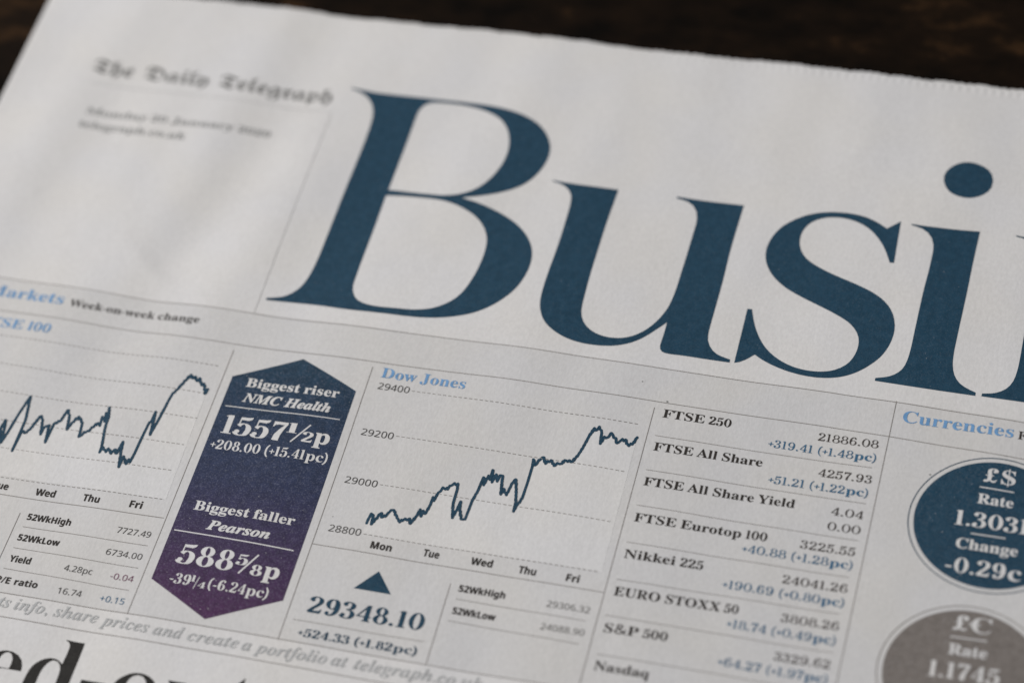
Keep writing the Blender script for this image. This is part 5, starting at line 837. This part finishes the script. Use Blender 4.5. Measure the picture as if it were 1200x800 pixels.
    's': [[(68.62, -42.04), (67.40, -40.91), (66.21, -39.82), (65.34, -40.40), (64.38, -40.98), (63.27, -41.54), (62.16, -41.98), (61.20, -42.25), (60.33, -42.41), (59.45, -42.52), (58.53, -42.58), (57.57, -42.60), (56.58, -42.56), (55.59, -42.48), (54.63, -42.36), (53.71, -42.19), (52.83, -41.97), (51.96, -41.70), (51.11, -41.36), (50.28, -40.96), (49.47, -40.49), (48.69, -39.95), (47.90, -39.33), (47.07, -38.57), (46.26, -37.69), (45.56, -36.71), (44.99, -35.64), (44.54, -34.50), (44.21, -33.34), (44.00, -32.21), (43.91, -31.09), (43.96, -29.93), (44.19, -28.69), (44.58, -27.50), (45.07, -26.48), (45.64, -25.57), (46.31, -24.70), (47.11, -23.87), (48.01, -23.08), (48.92, -22.40), (49.78, -21.83), (50.64, -21.36), (51.51, -20.91), (52.37, -20.49), (53.20, -20.09), (54.01, -19.72), (54.84, -19.35), (55.70, -18.97), (56.59, -18.57), (57.50, -18.17), (58.43, -17.76), (59.33, -17.35), (60.19, -16.93), (61.03, -16.51), (61.82, -16.07), (62.57, -15.61), (63.32, -15.02), (64.11, -14.21), (64.80, -13.24), (65.26, -12.19), (65.50, -11.12), (65.56, -10.07), (65.49, -9.05), (65.30, -8.05), (65.00, -7.09), (64.59, -6.19), (64.01, -5.33), (63.19, -4.53), (62.29, -3.89), (61.48, -3.47), (60.71, -3.20), (59.93, -3.00), (59.15, -2.87), (58.35, -2.79), (57.53, -2.77), (56.70, -2.80), (55.85, -2.90), (54.99, -3.05), (54.14, -3.27), (53.25, -3.58), (52.29, -4.00), (51.31, -4.52), (50.38, -5.13), (49.51, -5.80), (48.70, -6.54), (47.94, -7.38), (47.22, -8.34), (46.56, -9.39), (45.98, -10.43), (45.51, -11.42), (45.11, -12.38), (44.74, -13.38), (44.38, -14.50), (44.02, -15.67), (43.14, -15.56), (43.15, -14.42), (43.16, -13.28), (43.17, -12.14), (43.17, -11.01), (43.18, -9.88), (43.19, -8.76), (43.19, -7.66), (43.19, -6.57), (43.20, -5.49), (43.20, -4.41), (43.20, -3.33), (43.21, -2.25), (44.18, -2.65), (45.15, -3.38), (45.95, -4.19), (46.62, -4.92), (47.45, -4.41), (48.27, -3.94), (49.07, -3.55), (49.88, -3.19), (50.73, -2.86), (51.60, -2.55), (52.50, -2.27), (53.42, -2.02), (54.35, -1.82), (55.29, -1.66), (56.24, -1.53), (57.21, -1.46), (58.17, -1.43), (59.12, -1.46), (60.06, -1.55), (60.99, -1.69), (61.89, -1.88), (62.76, -2.13), (63.56, -2.42), (64.32, -2.77), (65.05, -3.16), (65.75, -3.61), (66.43, -4.11), (67.09, -4.66), (67.72, -5.26), (68.33, -5.91), (68.92, -6.60), (69.49, -7.34), (70.02, -8.13), (70.50, -9.04), (70.93, -10.12), (71.29, -11.32), (71.53, -12.54), (71.66, -13.71), (71.68, -14.86), (71.55, -16.11), (71.23, -17.48), (70.76, -18.79), (70.19, -19.85), (69.56, -20.74), (68.83, -21.53), (67.99, -22.25), (67.07, -22.89), (66.14, -23.43), (65.27, -23.87), (64.42, -24.24), (63.56, -24.59), (62.69, -24.93), (61.86, -25.24), (61.03, -25.54), (60.19, -25.83), (59.36, -26.13), (58.50, -26.46), (57.60, -26.83), (56.68, -27.22), (55.78, -27.64), (54.86, -28.10), (53.89, -28.63), (52.94, -29.23), (52.05, -29.94), (51.26, -30.84), (50.60, -31.89), (50.15, -33.08), (49.91, -34.35), (49.90, -35.66), (50.13, -36.94), (50.59, -38.11), (51.28, -39.11), (52.18, -39.91), (53.17, -40.48), (54.10, -40.84), (55.02, -41.06), (55.93, -41.17), (56.81, -41.21), (57.67, -41.17), (58.54, -41.06), (59.45, -40.86), (60.44, -40.53), (61.44, -40.08), (62.39, -39.51), (63.26, -38.85), (64.06, -38.10), (64.79, -37.28), (65.47, -36.42), (66.08, -35.51), (66.65, -34.54), (67.17, -33.50), (67.65, -32.42), (68.12, -31.32), (68.95, -31.34), (68.91, -32.51), (68.88, -33.69), (68.84, -34.87), (68.80, -36.06), (68.77, -37.24), (68.73, -38.44), (68.70, -39.63), (68.66, -40.84)]],
    'i': [[(75.27, -53.80), (75.13, -55.17), (75.39, -56.32), (75.94, -57.37), (76.68, -58.27), (77.52, -58.94), (78.44, -59.39), (79.45, -59.61), (80.53, -59.58), (81.62, -59.32), (82.64, -58.89), (83.54, -58.27), (84.31, -57.21), (84.77, -55.58), (84.69, -53.87), (84.19, -52.63), (83.49, -51.78), (82.69, -51.12), (81.80, -50.60), (80.82, -50.27), (79.75, -50.19), (78.65, -50.34), (77.61, -50.68), (76.68, -51.28), (75.86, -52.33)],
          [(70.78, -41.68), (71.75, -41.63), (72.69, -41.59), (73.54, -41.57), (74.38, -41.56), (75.23, -41.57), (76.08, -41.58), (76.91, -41.59), (77.72, -41.61), (78.55, -41.64), (79.41, -41.69), (80.31, -41.74), (81.23, -41.81), (82.18, -41.89), (83.13, -41.96), (84.08, -42.03), (84.05, -40.87), (84.02, -39.70), (83.98, -38.53), (83.95, -37.36), (83.92, -36.21), (83.89, -35.09), (83.87, -34.00), (83.84, -32.86), (83.83, -31.65), (83.81, -30.42), (83.81, -29.20), (83.79, -27.95), (83.78, -26.71), (83.76, -25.56), (83.73, -24.44), (83.70, -23.26), (83.67, -22.03), (83.64, -20.80), (83.61, -19.57), (83.58, -18.38), (83.55, -17.25), (83.53, -16.20), (83.51, -15.11), (83.48, -13.89), (83.46, -12.67), (83.46, -11.53), (83.49, -10.44), (83.56, -9.40), (83.69, -8.39), (83.91, -7.37), (84.29, -6.27), (84.87, -5.25), (85.63, -4.42), (86.57, -3.79), (87.63, -3.29), (88.76, -2.85), (88.79, -2.09), (88.01, -2.10), (87.22, -2.12), (86.43, -2.13), (85.65, -2.13), (84.86, -2.14), (84.07, -2.14), (83.28, -2.14), (82.50, -2.14), (81.71, -2.14), (80.92, -2.15), (80.14, -2.15), (79.33, -2.15), (78.50, -2.16), (77.65, -2.18), (76.80, -2.20), (75.95, -2.22), (75.10, -2.25), (74.25, -2.29), (73.39, -2.33), (72.54, -2.37), (71.68, -2.42), (70.83, -2.46), (69.97, -2.51), (69.99, -3.17), (70.84, -3.38), (71.68, -3.61), (72.50, -3.94), (73.30, -4.44), (74.00, -5.11), (74.56, -5.92), (74.95, -6.96), (75.20, -8.25), (75.33, -9.59), (75.39, -10.75), (75.42, -11.82), (75.44, -12.95), (75.45, -14.15), (75.45, -15.36), (75.47, -16.53), (75.48, -17.60), (75.49, -18.64), (75.50, -19.69), (75.51, -20.76), (75.53, -21.83), (75.54, -22.90), (75.56, -23.96), (75.59, -25.06), (75.63, -26.26), (75.69, -27.51), (75.75, -28.76), (75.81, -29.98), (75.85, -31.15), (75.88, -32.32), (75.90, -33.53), (75.91, -34.71), (75.88, -35.85), (75.71, -37.14), (75.19, -38.67), (74.22, -39.96), (73.01, -40.76), (71.87, -41.15), (70.86, -41.38)]],
    'n': [[(91.06, -42.19), (91.97, -42.09), (92.87, -42.02), (93.72, -41.96), (94.60, -41.91), (95.55, -41.88), (96.55, -41.87), (97.55, -41.88), (98.52, -41.92), (99.46, -41.99), (100.38, -42.09), (101.31, -42.20), (102.24, -42.33), (103.16, -42.44), (104.09, -42.55), (103.96, -41.24), (103.83, -39.95), (103.79, -38.90), (103.97, -38.46), (104.47, -38.85), (105.24, -39.83), (106.10, -40.83), (106.96, -41.54), (107.83, -42.03), (108.74, -42.41), (109.63, -42.69), (110.47, -42.87), (111.28, -42.97), (112.10, -42.99), (112.91, -42.93), (113.74, -42.75), (114.64, -42.44), (115.55, -42.00), (116.38, -41.42), (117.09, -40.72), (117.63, -39.91), (118.06, -38.98), (118.38, -37.97), (118.61, -36.91), (118.73, -35.80), (118.75, -34.62), (118.71, -33.37), (118.65, -32.15), (118.60, -31.06), (118.55, -30.01), (118.49, -28.91), (118.41, -27.76), (118.34, -26.59), (118.26, -25.42), (118.19, -24.29), (118.12, -23.19), (118.06, -22.08), (118.00, -20.91), (117.94, -19.71), (117.89, -18.55), (117.85, -17.43), (117.82, -16.35), (117.82, -15.28), (117.84, -14.18), (117.89, -13.10), (117.97, -12.07), (118.12, -11.07), (118.33, -10.07), (118.64, -9.11), (119.09, -8.22), (119.74, -7.41), (120.51, -6.77), (121.27, -6.35), (122.02, -6.04), (122.79, -5.77), (122.79, -5.01), (121.97, -5.03), (121.15, -5.05), (120.33, -5.07), (119.50, -5.08), (118.67, -5.09), (117.85, -5.10), (117.02, -5.11), (116.20, -5.11), (115.39, -5.11), (114.58, -5.10), (113.78, -5.10), (112.98, -5.09), (112.14, -5.09), (111.31, -5.08), (110.47, -5.07), (109.65, -5.07), (108.84, -5.06), (108.02, -5.06), (107.21, -5.06), (106.39, -5.05), (105.58, -5.05), (104.75, -5.05), (104.77, -5.69), (105.56, -5.93), (106.34, -6.19), (107.12, -6.54), (107.90, -7.04), (108.60, -7.71), (109.14, -8.53), (109.52, -9.56), (109.80, -10.85), (109.97, -12.17), (110.07, -13.23), (110.14, -14.17), (110.20, -15.15), (110.26, -16.21), (110.31, -17.32), (110.37, -18.45), (110.42, -19.58), (110.48, -20.68), (110.55, -21.75), (110.61, -22.84), (110.68, -23.97), (110.75, -25.12), (110.82, -26.28), (110.89, -27.41), (110.95, -28.51), (111.00, -29.53), (111.04, -30.47), (111.07, -31.47), (111.10, -32.58), (111.09, -33.72), (110.96, -34.86), (110.62, -36.06), (110.04, -37.11), (109.21, -37.83), (108.20, -38.15), (107.12, -38.07), (106.13, -37.67), (105.35, -37.05), (104.73, -36.29), (104.22, -35.43), (103.82, -34.49), (103.52, -33.45), (103.30, -32.37), (103.16, -31.40), (103.06, -30.46), (102.98, -29.42), (102.90, -28.29), (102.84, -27.09), (102.79, -25.85), (102.75, -24.59), (102.71, -23.34), (102.68, -22.10), (102.66, -20.92), (102.65, -19.79), (102.64, -18.69), (102.63, -17.55), (102.64, -16.37), (102.66, -15.21), (102.69, -14.10), (102.72, -13.03), (102.76, -12.05), (102.81, -11.12), (102.88, -10.09), (103.01, -8.82), (103.24, -7.51), (103.62, -6.31), (104.16, -5.29), (104.86, -4.47), (105.64, -3.88), (106.41, -3.49), (107.16, -3.21), (107.93, -2.96), (107.94, -2.20), (107.13, -2.20), (106.32, -2.20), (105.51, -2.21), (104.70, -2.21), (103.89, -2.21), (103.08, -2.21), (102.27, -2.20), (101.46, -2.20), (100.65, -2.19), (99.83, -2.19), (99.01, -2.18), (98.19, -2.17), (97.37, -2.16), (96.55, -2.15), (95.72, -2.15), (94.89, -2.15), (94.07, -2.14), (93.24, -2.15), (92.41, -2.15), (91.58, -2.16), (90.74, -2.17), (89.91, -2.18), (89.95, -2.83), (90.78, -2.96), (91.60, -3.12), (92.43, -3.41), (93.30, -3.91), (94.10, -4.62), (94.73, -5.54), (95.18, -6.65), (95.45, -7.94), (95.59, -9.24), (95.66, -10.30), (95.69, -11.26), (95.71, -12.27), (95.72, -13.34), (95.72, -14.46), (95.72, -15.58), (95.72, -16.69), (95.72, -17.80), (95.71, -18.94), (95.69, -20.09), (95.68, -21.27), (95.66, -22.44), (95.65, -23.60), (95.65, -24.74), (95.67, -25.89), (95.72, -27.10), (95.78, -28.34), (95.86, -29.56), (95.94, -30.74), (96.00, -31.89), (96.04, -33.04), (96.06, -34.23), (96.07, -35.41), (96.03, -36.52), (95.94, -37.58), (95.74, -38.64), (95.30, -39.70), (94.43, -40.68), (93.28, -41.39), (92.16, -41.73), (91.14, -41.89)]],
}
STORY_HEADLINE = {
    'e': [[(-69.07, 88.11), (-69.27, 87.01), (-69.78, 85.92), (-70.75, 85.04), (-71.99, 84.56), (-73.13, 84.48), (-73.99, 84.68), (-74.72, 85.13), (-75.40, 85.85), (-75.94, 86.72), (-76.27, 87.59), (-76.42, 88.48), (-76.46, 89.41), (-76.40, 90.39), (-76.23, 91.38), (-75.95, 92.36), (-75.55, 93.29), (-75.04, 94.15), (-74.32, 94.93), (-73.34, 95.58), (-72.28, 95.98), (-71.36, 96.10), (-70.56, 96.00), (-69.78, 95.70), (-69.04, 95.15), (-68.40, 94.34), (-67.99, 93.41), (-67.89, 92.71), (-68.09, 92.57), (-68.50, 92.98), (-69.20, 93.62), (-70.35, 94.01), (-71.64, 93.79), (-72.59, 93.10), (-73.17, 92.15), (-73.55, 91.05), (-73.80, 89.80), (-73.67, 88.68), (-72.94, 88.17), (-72.01, 88.12), (-71.09, 88.14), (-70.11, 88.13)],
          [(-74.13, 87.96), (-74.04, 86.64), (-73.81, 85.58), (-73.34, 84.95), (-72.67, 84.78), (-72.00, 85.13), (-71.52, 85.99), (-71.38, 87.07), (-71.52, 88.03), (-72.83, 88.01)]],
    'd': [[(-63.16, 80.26), (-61.97, 80.32), (-60.77, 80.36), (-59.52, 80.37), (-59.51, 81.29), (-59.50, 82.21), (-59.48, 83.14), (-59.48, 84.07), (-59.48, 84.98), (-59.49, 85.90), (-59.50, 86.82), (-59.50, 87.75), (-59.49, 88.70), (-59.47, 89.68), (-59.44, 90.69), (-59.41, 91.67), (-59.37, 92.59), (-59.24, 93.55), (-58.85, 94.57), (-58.06, 95.30), (-57.04, 95.62), (-57.01, 96.14), (-57.88, 96.15), (-58.76, 96.16), (-59.63, 96.17), (-60.50, 96.19), (-61.37, 96.21), (-62.24, 96.22), (-62.41, 95.22), (-62.73, 95.19), (-63.22, 95.77), (-63.85, 96.28), (-64.61, 96.52), (-65.48, 96.45), (-66.34, 96.06), (-67.08, 95.36), (-67.62, 94.45), (-67.93, 93.45), (-68.06, 92.46), (-68.05, 91.57), (-67.99, 90.71), (-67.92, 89.75), (-67.85, 88.65), (-67.70, 87.57), (-67.41, 86.67), (-66.98, 85.94), (-66.42, 85.31), (-65.65, 84.77), (-64.68, 84.42), (-63.70, 84.40), (-62.87, 84.72), (-62.15, 85.26), (-62.10, 84.24), (-62.04, 83.23), (-62.01, 82.31), (-62.05, 81.56), (-62.24, 80.98), (-62.61, 80.61), (-63.10, 80.43)],
          [(-64.91, 85.57), (-64.38, 84.93), (-63.73, 84.75), (-63.01, 84.99), (-62.42, 85.61), (-62.11, 86.46), (-62.01, 87.33), (-61.98, 88.21), (-61.97, 89.13), (-61.97, 90.07), (-61.97, 91.03), (-62.00, 91.96), (-62.07, 92.87), (-62.27, 93.75), (-62.79, 94.44), (-63.73, 94.60), (-64.67, 94.06), (-65.23, 93.12), (-65.46, 92.07), (-65.55, 90.98), (-65.58, 89.78), (-65.58, 88.52), (-65.52, 87.47), (-65.31, 86.51)]],
    '-': [[(-57.45, 87.67), (-56.51, 87.69), (-55.58, 87.70), (-54.65, 87.71), (-53.72, 87.72), (-52.80, 87.73), (-52.83, 89.23), (-53.76, 89.22), (-54.69, 89.20), (-55.62, 89.18), (-56.56, 89.17), (-57.49, 89.15)]],
    'o': [[(-47.56, 84.50), (-48.40, 84.67), (-49.12, 84.98), (-49.78, 85.42), (-50.37, 85.94), (-50.86, 86.55), (-51.25, 87.31), (-51.56, 88.28), (-51.74, 89.31), (-51.77, 90.25), (-51.68, 91.12), (-51.47, 91.99), (-51.12, 92.87), (-50.65, 93.73), (-49.99, 94.54), (-49.08, 95.25), (-48.09, 95.74), (-47.20, 95.92), (-46.40, 95.88), (-45.62, 95.69), (-44.86, 95.35), (-44.17, 94.87), (-43.57, 94.25), (-43.11, 93.48), (-42.77, 92.60), (-42.55, 91.65), (-42.45, 90.67), (-42.48, 89.67), (-42.61, 88.71), (-42.85, 87.82), (-43.19, 86.99), (-43.71, 86.18), (-44.49, 85.40), (-45.47, 84.81), (-46.55, 84.52)],
          [(-47.53, 84.91), (-46.50, 85.09), (-45.68, 85.89), (-45.23, 87.01), (-45.02, 88.16), (-44.91, 89.20), (-44.83, 90.18), (-44.80, 91.15), (-44.82, 92.11), (-44.90, 93.05), (-45.09, 93.93), (-45.59, 94.57), (-46.54, 94.72), (-47.54, 94.27), (-48.19, 93.52), (-48.57, 92.69), (-48.85, 91.82), (-49.07, 90.92), (-49.20, 90.00), (-49.25, 89.02), (-49.22, 87.95), (-49.10, 86.91), (-48.87, 86.04), (-48.39, 85.33)]],
    'u': [[(-41.71, 84.91), (-40.53, 84.93), (-39.43, 84.94), (-38.35, 84.95), (-38.37, 85.98), (-38.38, 87.03), (-38.39, 88.07), (-38.40, 89.10), (-38.40, 90.13), (-38.40, 91.17), (-38.37, 92.14), (-38.32, 93.05), (-38.19, 93.93), (-37.78, 94.70), (-36.95, 95.12), (-36.00, 94.94), (-35.28, 94.30), (-34.84, 93.48), (-34.59, 92.65), (-34.45, 91.81), (-34.35, 90.88), (-34.25, 89.85), (-34.18, 88.77), (-34.15, 87.72), (-34.19, 86.71), (-34.40, 85.85), (-34.87, 85.26), (-35.57, 84.97), (-34.34, 84.93), (-33.17, 84.93), (-32.02, 84.94), (-32.03, 85.77), (-32.04, 86.59), (-32.06, 87.42), (-32.07, 88.25), (-32.08, 89.13), (-32.10, 90.09), (-32.14, 91.11), (-32.16, 92.11), (-32.17, 93.02), (-32.02, 93.91), (-31.39, 94.72), (-30.16, 95.30), (-30.15, 95.81), (-30.94, 95.84), (-31.72, 95.86), (-32.51, 95.88), (-33.30, 95.89), (-34.10, 95.90), (-34.10, 94.76), (-34.21, 94.15), (-34.49, 94.32), (-34.91, 95.01), (-35.48, 95.77), (-36.25, 96.37), (-37.21, 96.73), (-38.27, 96.75), (-39.28, 96.37), (-40.07, 95.63), (-40.58, 94.72), (-40.82, 93.84), (-40.90, 92.99), (-40.92, 92.09), (-40.94, 91.16), (-40.94, 90.16), (-40.92, 89.09), (-40.91, 88.07), (-40.91, 87.17), (-40.96, 86.39), (-41.19, 85.68), (-41.64, 85.11)]],
    't': [[(-28.01, 81.98), (-27.99, 83.03), (-28.00, 84.07), (-28.03, 85.12), (-27.21, 85.10), (-26.39, 85.08), (-25.58, 85.06), (-25.59, 85.50), (-26.49, 85.41), (-27.32, 85.42), (-27.94, 85.68), (-28.26, 86.30), (-28.34, 87.22), (-28.29, 88.30), (-28.21, 89.39), (-28.16, 90.41), (-28.16, 91.39), (-28.13, 92.33), (-27.87, 93.28), (-27.21, 94.02), (-26.26, 94.04), (-25.47, 93.64), (-25.20, 93.73), (-25.51, 94.42), (-26.19, 95.22), (-27.01, 95.76), (-27.86, 95.96), (-28.69, 95.85), (-29.40, 95.39), (-29.91, 94.61), (-30.21, 93.67), (-30.34, 92.74), (-30.37, 91.83), (-30.38, 90.92), (-30.40, 90.06), (-30.42, 89.22), (-30.44, 88.34), (-30.46, 87.43), (-30.48, 86.52), (-30.51, 85.62), (-31.93, 85.68), (-31.63, 85.29), (-31.09, 84.94), (-30.38, 84.55), (-29.67, 84.02), (-29.03, 83.37), (-28.50, 82.68)]],
}
PANEL_TOP = [(-122.00, 1.09), (-60.60, 2.34), (0.80, 1.90), (62.20, 1.57), (123.60, 3.16), (185.00, 8.45)]
PANEL_FOOT = [(-122.00, 72.86), (113.00, 73.15)]


# ---------------------------------------------------------------- the table
table = link_mesh('table_top', [(-0.9, -0.9, 0), (0.9, -0.9, 0), (0.9, 0.9, 0), (-0.9, 0.9, 0), (-0.9, -0.9, -0.03), (0.9, -0.9, -0.03), (0.9, 0.9, -0.03), (-0.9, 0.9, -0.03)],
                  [(0, 1, 2, 3), (7, 6, 5, 4), (0, 4, 5, 1), (1, 5, 6, 2), (2, 6, 7, 3), (3, 7, 4, 0)], wood_material())
table['kind'] = 'structure'

# ---------------------------------------------------------------- the newspaper
paper = bpy.data.objects.new('newspaper', None)
C.objects.link(paper)
paper['label'] = 'broadsheet newspaper with big navy headline and grey market charts on dark wooden table'
paper['category'] = 'newspaper'


def sheet(name, drop, thick, xs, ys, teeth, mat, inset=0.0):
    """One leaf of the newspaper: a thin solid sheet with a saw-toothed cut at its top."""
    rows, cols = len(ys), len(xs)
    X, Y = np.meshgrid(xs, ys)
    H = paper_height(X, Y) - drop
    ph = np.asarray(xs) / 1.68
    saw = np.abs((ph + 0.25 * np.sin(np.asarray(xs) * 0.13)) % 1.0 - 0.5) * 2.0
    wob = 0.16 * np.sin(np.asarray(xs) * 0.11 + 0.7) + 0.11 * np.sin(np.asarray(xs) * 0.31) + 0.09 * np.sin(np.asarray(xs) * 0.83 + 2)
    Yw = Y.copy()
    fade = np.exp(-((Y - ys[0]) / 0.35))
    saw = saw * (0.75 + 0.45 * np.sin(np.asarray(xs) * 0.37 + 1.0) * np.sin(np.asarray(xs) * 1.13))
    Yw += fade * (teeth * saw + (wob if teeth else 0) + inset)
    top = np.stack([X / 1000, -Yw / 1000, H / 1000], 2).reshape(-1, 3)
    bot = top.copy()
    bot[:, 2] -= thick / 1000
    n = rows * cols
    f = []
    for r in range(rows - 1):
        a = r * cols
        for c in range(cols - 1):
            f.append((a + c, a + cols + c, a + cols + c + 1, a + c + 1))
    rim = [c for c in range(cols)] + [r * cols + cols - 1 for r in range(1, rows)] + [(rows - 1) * cols + c for c in range(cols - 2, -1, -1)] + [r * cols for r in range(rows - 2, 0, -1)]
    back_faces = [tuple(i + n for i in reversed(q)) for q in f]
    for i, a in enumerate(rim):
        b = rim[(i + 1) % len(rim)]
        f.append((a, b, b + n, a + n))
    f += back_faces
    return link_mesh(name, np.concatenate([top, bot]), f, mat, paper, True), bot[:, 2].min()


xs = np.arange(LEFT_EDGE, RIGHT_EDGE + 0.01, 0.42)
ys = np.concatenate([np.arange(0, 5, 0.28), np.arange(5, 175, 1.25), np.arange(175, FOOT_EDGE - TOP_EDGE + 0.01, 4)]) + TOP_EDGE
page, low = sheet('front_page', 0.0, 0.09, xs, ys, 0.44, MAT['paper'])
for k in range(3):
    xi = np.arange(LEFT_EDGE + 0.35 + 0.25 * k, RIGHT_EDGE - 0.3, 2.0)
    yi = np.arange(0.5 + 0.3 * k, FOOT_EDGE - TOP_EDGE - 0.4, 2.0) + TOP_EDGE
    leaf, low = sheet('inner_page', 0.45 + 0.42 * k, 0.30, xi, yi, 0.0, MAT['paper'])
table.location.z = low - 0.0001

# big blue headline
for k, cs in HEADLINE.items():
    printed('headline_letter', cs, 0.05, MAT['headline_navy'], paper, 2.0)
for k, cs in STORY_HEADLINE.items():
    printed('story_headline_letter', cs, 0.05, MAT['headline_black'], paper, 2.0)

# the grey market panel between its top and bottom rules
px = [p[0] for p in PANEL_TOP]
cx = np.polyfit(px, [p[1] for p in PANEL_TOP], 3)
gx = np.arange(LEFT_EDGE + 3.5, 185.1, 1.5)
v, f = [], []
ny = 44
for x in gx:
    y0 = float(np.polyval(cx, x))
    y1 = float(np.interp(x, [p[0] for p in PANEL_FOOT], [p[1] for p in PANEL_FOOT]))
    v += [(x, y0 + (y1 - y0) * j / ny) for j in range(ny + 1)]
for i in range(len(gx) - 1):
    for j in range(ny):
        a = i * (ny + 1) + j
        f.append((a, a + 1, a + ny + 2, a + ny + 1))
panel = link_mesh('market_panel', lay(v, 0.02), upward(v, f), MAT['panel'], paper, True)
PART = {'front_page': paper, 'market_panel': panel}

# two line charts: bare paper under the line, dashed grid, the line itself
for area, line in zip(PLOT_AREAS, CHART_LINES):
    printed('chart_area', [area], 0.04, MAT['white'], panel, 2.0)
    st, trace = [], [line[0]]
    for a, b in zip(line, line[1:]):        # minute-by-minute jitter of the trading line
        n = max(1, int(math.hypot(b[0] - a[0], b[1] - a[1]) / 0.30))
        for i in range(1, n):
            q = len(trace)
            trace.append((a[0] + (b[0] - a[0]) * i / n, a[1] + (b[1] - a[1]) * i / n + 0.27 * math.sin(q * 2.3) * (0.5 + abs(math.sin(q * 0.71)))))
        trace.append(b)
    for a, b in zip(trace, trace[1:]):
        st.append(stroke([a, b], [0.53, 0.53]))
        st.append(disc(b[0], b[1], 0.265, n=10))
    printed('chart_line', [], 0.075, MAT['navy'], panel, None, st)
for a, b in GRID_LINES:
    L = math.hypot(b[0] - a[0], b[1] - a[1])
    ux, uy = (b[0] - a[0]) / L, (b[1] - a[1]) / L
    st, s = [], 0.0
    while s < L - 0.3:
        e = min(L, s + 0.64)
        st.append(stroke([(a[0] + ux * s, a[1] + uy * s), (a[0] + ux * e, a[1] + uy * e)], [0.12, 0.12]))
        s += 1.04
    printed('grid_line', [], 0.06, MAT['rule_grey'], panel, None, st)

# badges
badge = printed('price_badge', [BADGE], 0.05, MAT['gradient'], paper, 2.0)
PART['price_badge'] = badge
for i, (cx_, cy_, r) in enumerate(CURRENCY_BADGES):
    k = 0.965
    body = printed('currency_badge', [[(cx_ + (r - 0.95) * math.cos(t), cy_ + (r - 0.95) * k * math.sin(t)) for t in np.linspace(0, 2 * math.pi, 120, endpoint=False)]],
                   0.05, MAT['badge_grey' if i else 'badge_navy'], paper, 2.0)
    if i:
        body['label'] = 'taupe grey currency badge'
    else:
        body['label'] = 'navy currency badge'
    rg = band([(cx_ + r * math.cos(t), cy_ + r * k * math.sin(t)) for t in np.linspace(0, 2 * math.pi, 121)], 0.20, 5.0)
    printed('badge_ring', [], 0.05, MAT['rule_grey' if i else 'navy'], body, None, [rg])
    PART['currency_badge.2' if i else 'currency_badge'] = body
printed('rise_arrow', [ARROW], 0.05, MAT['navy'], panel, 2.0)

# stray specks of ink
for x, y, q in SPECKS:
    printed('ink_speck', [disc(x, y, q, q * 0.8, 9)[0]], 0.06, MAT['soft_black'], paper)

# rules and type
for par, width, inkname, pts in RULES:
    printed('rule_line', [], 0.07, MAT[inkname], PART[par], None, [band(pts, width)])
for name, par, text, font, x0, y0, x1, y1, cap, inkname in PRINTED_TEXT:
    words(name, text, font, x0, y0, x1, y1, cap, 0.08, MAT[inkname], PART[par])
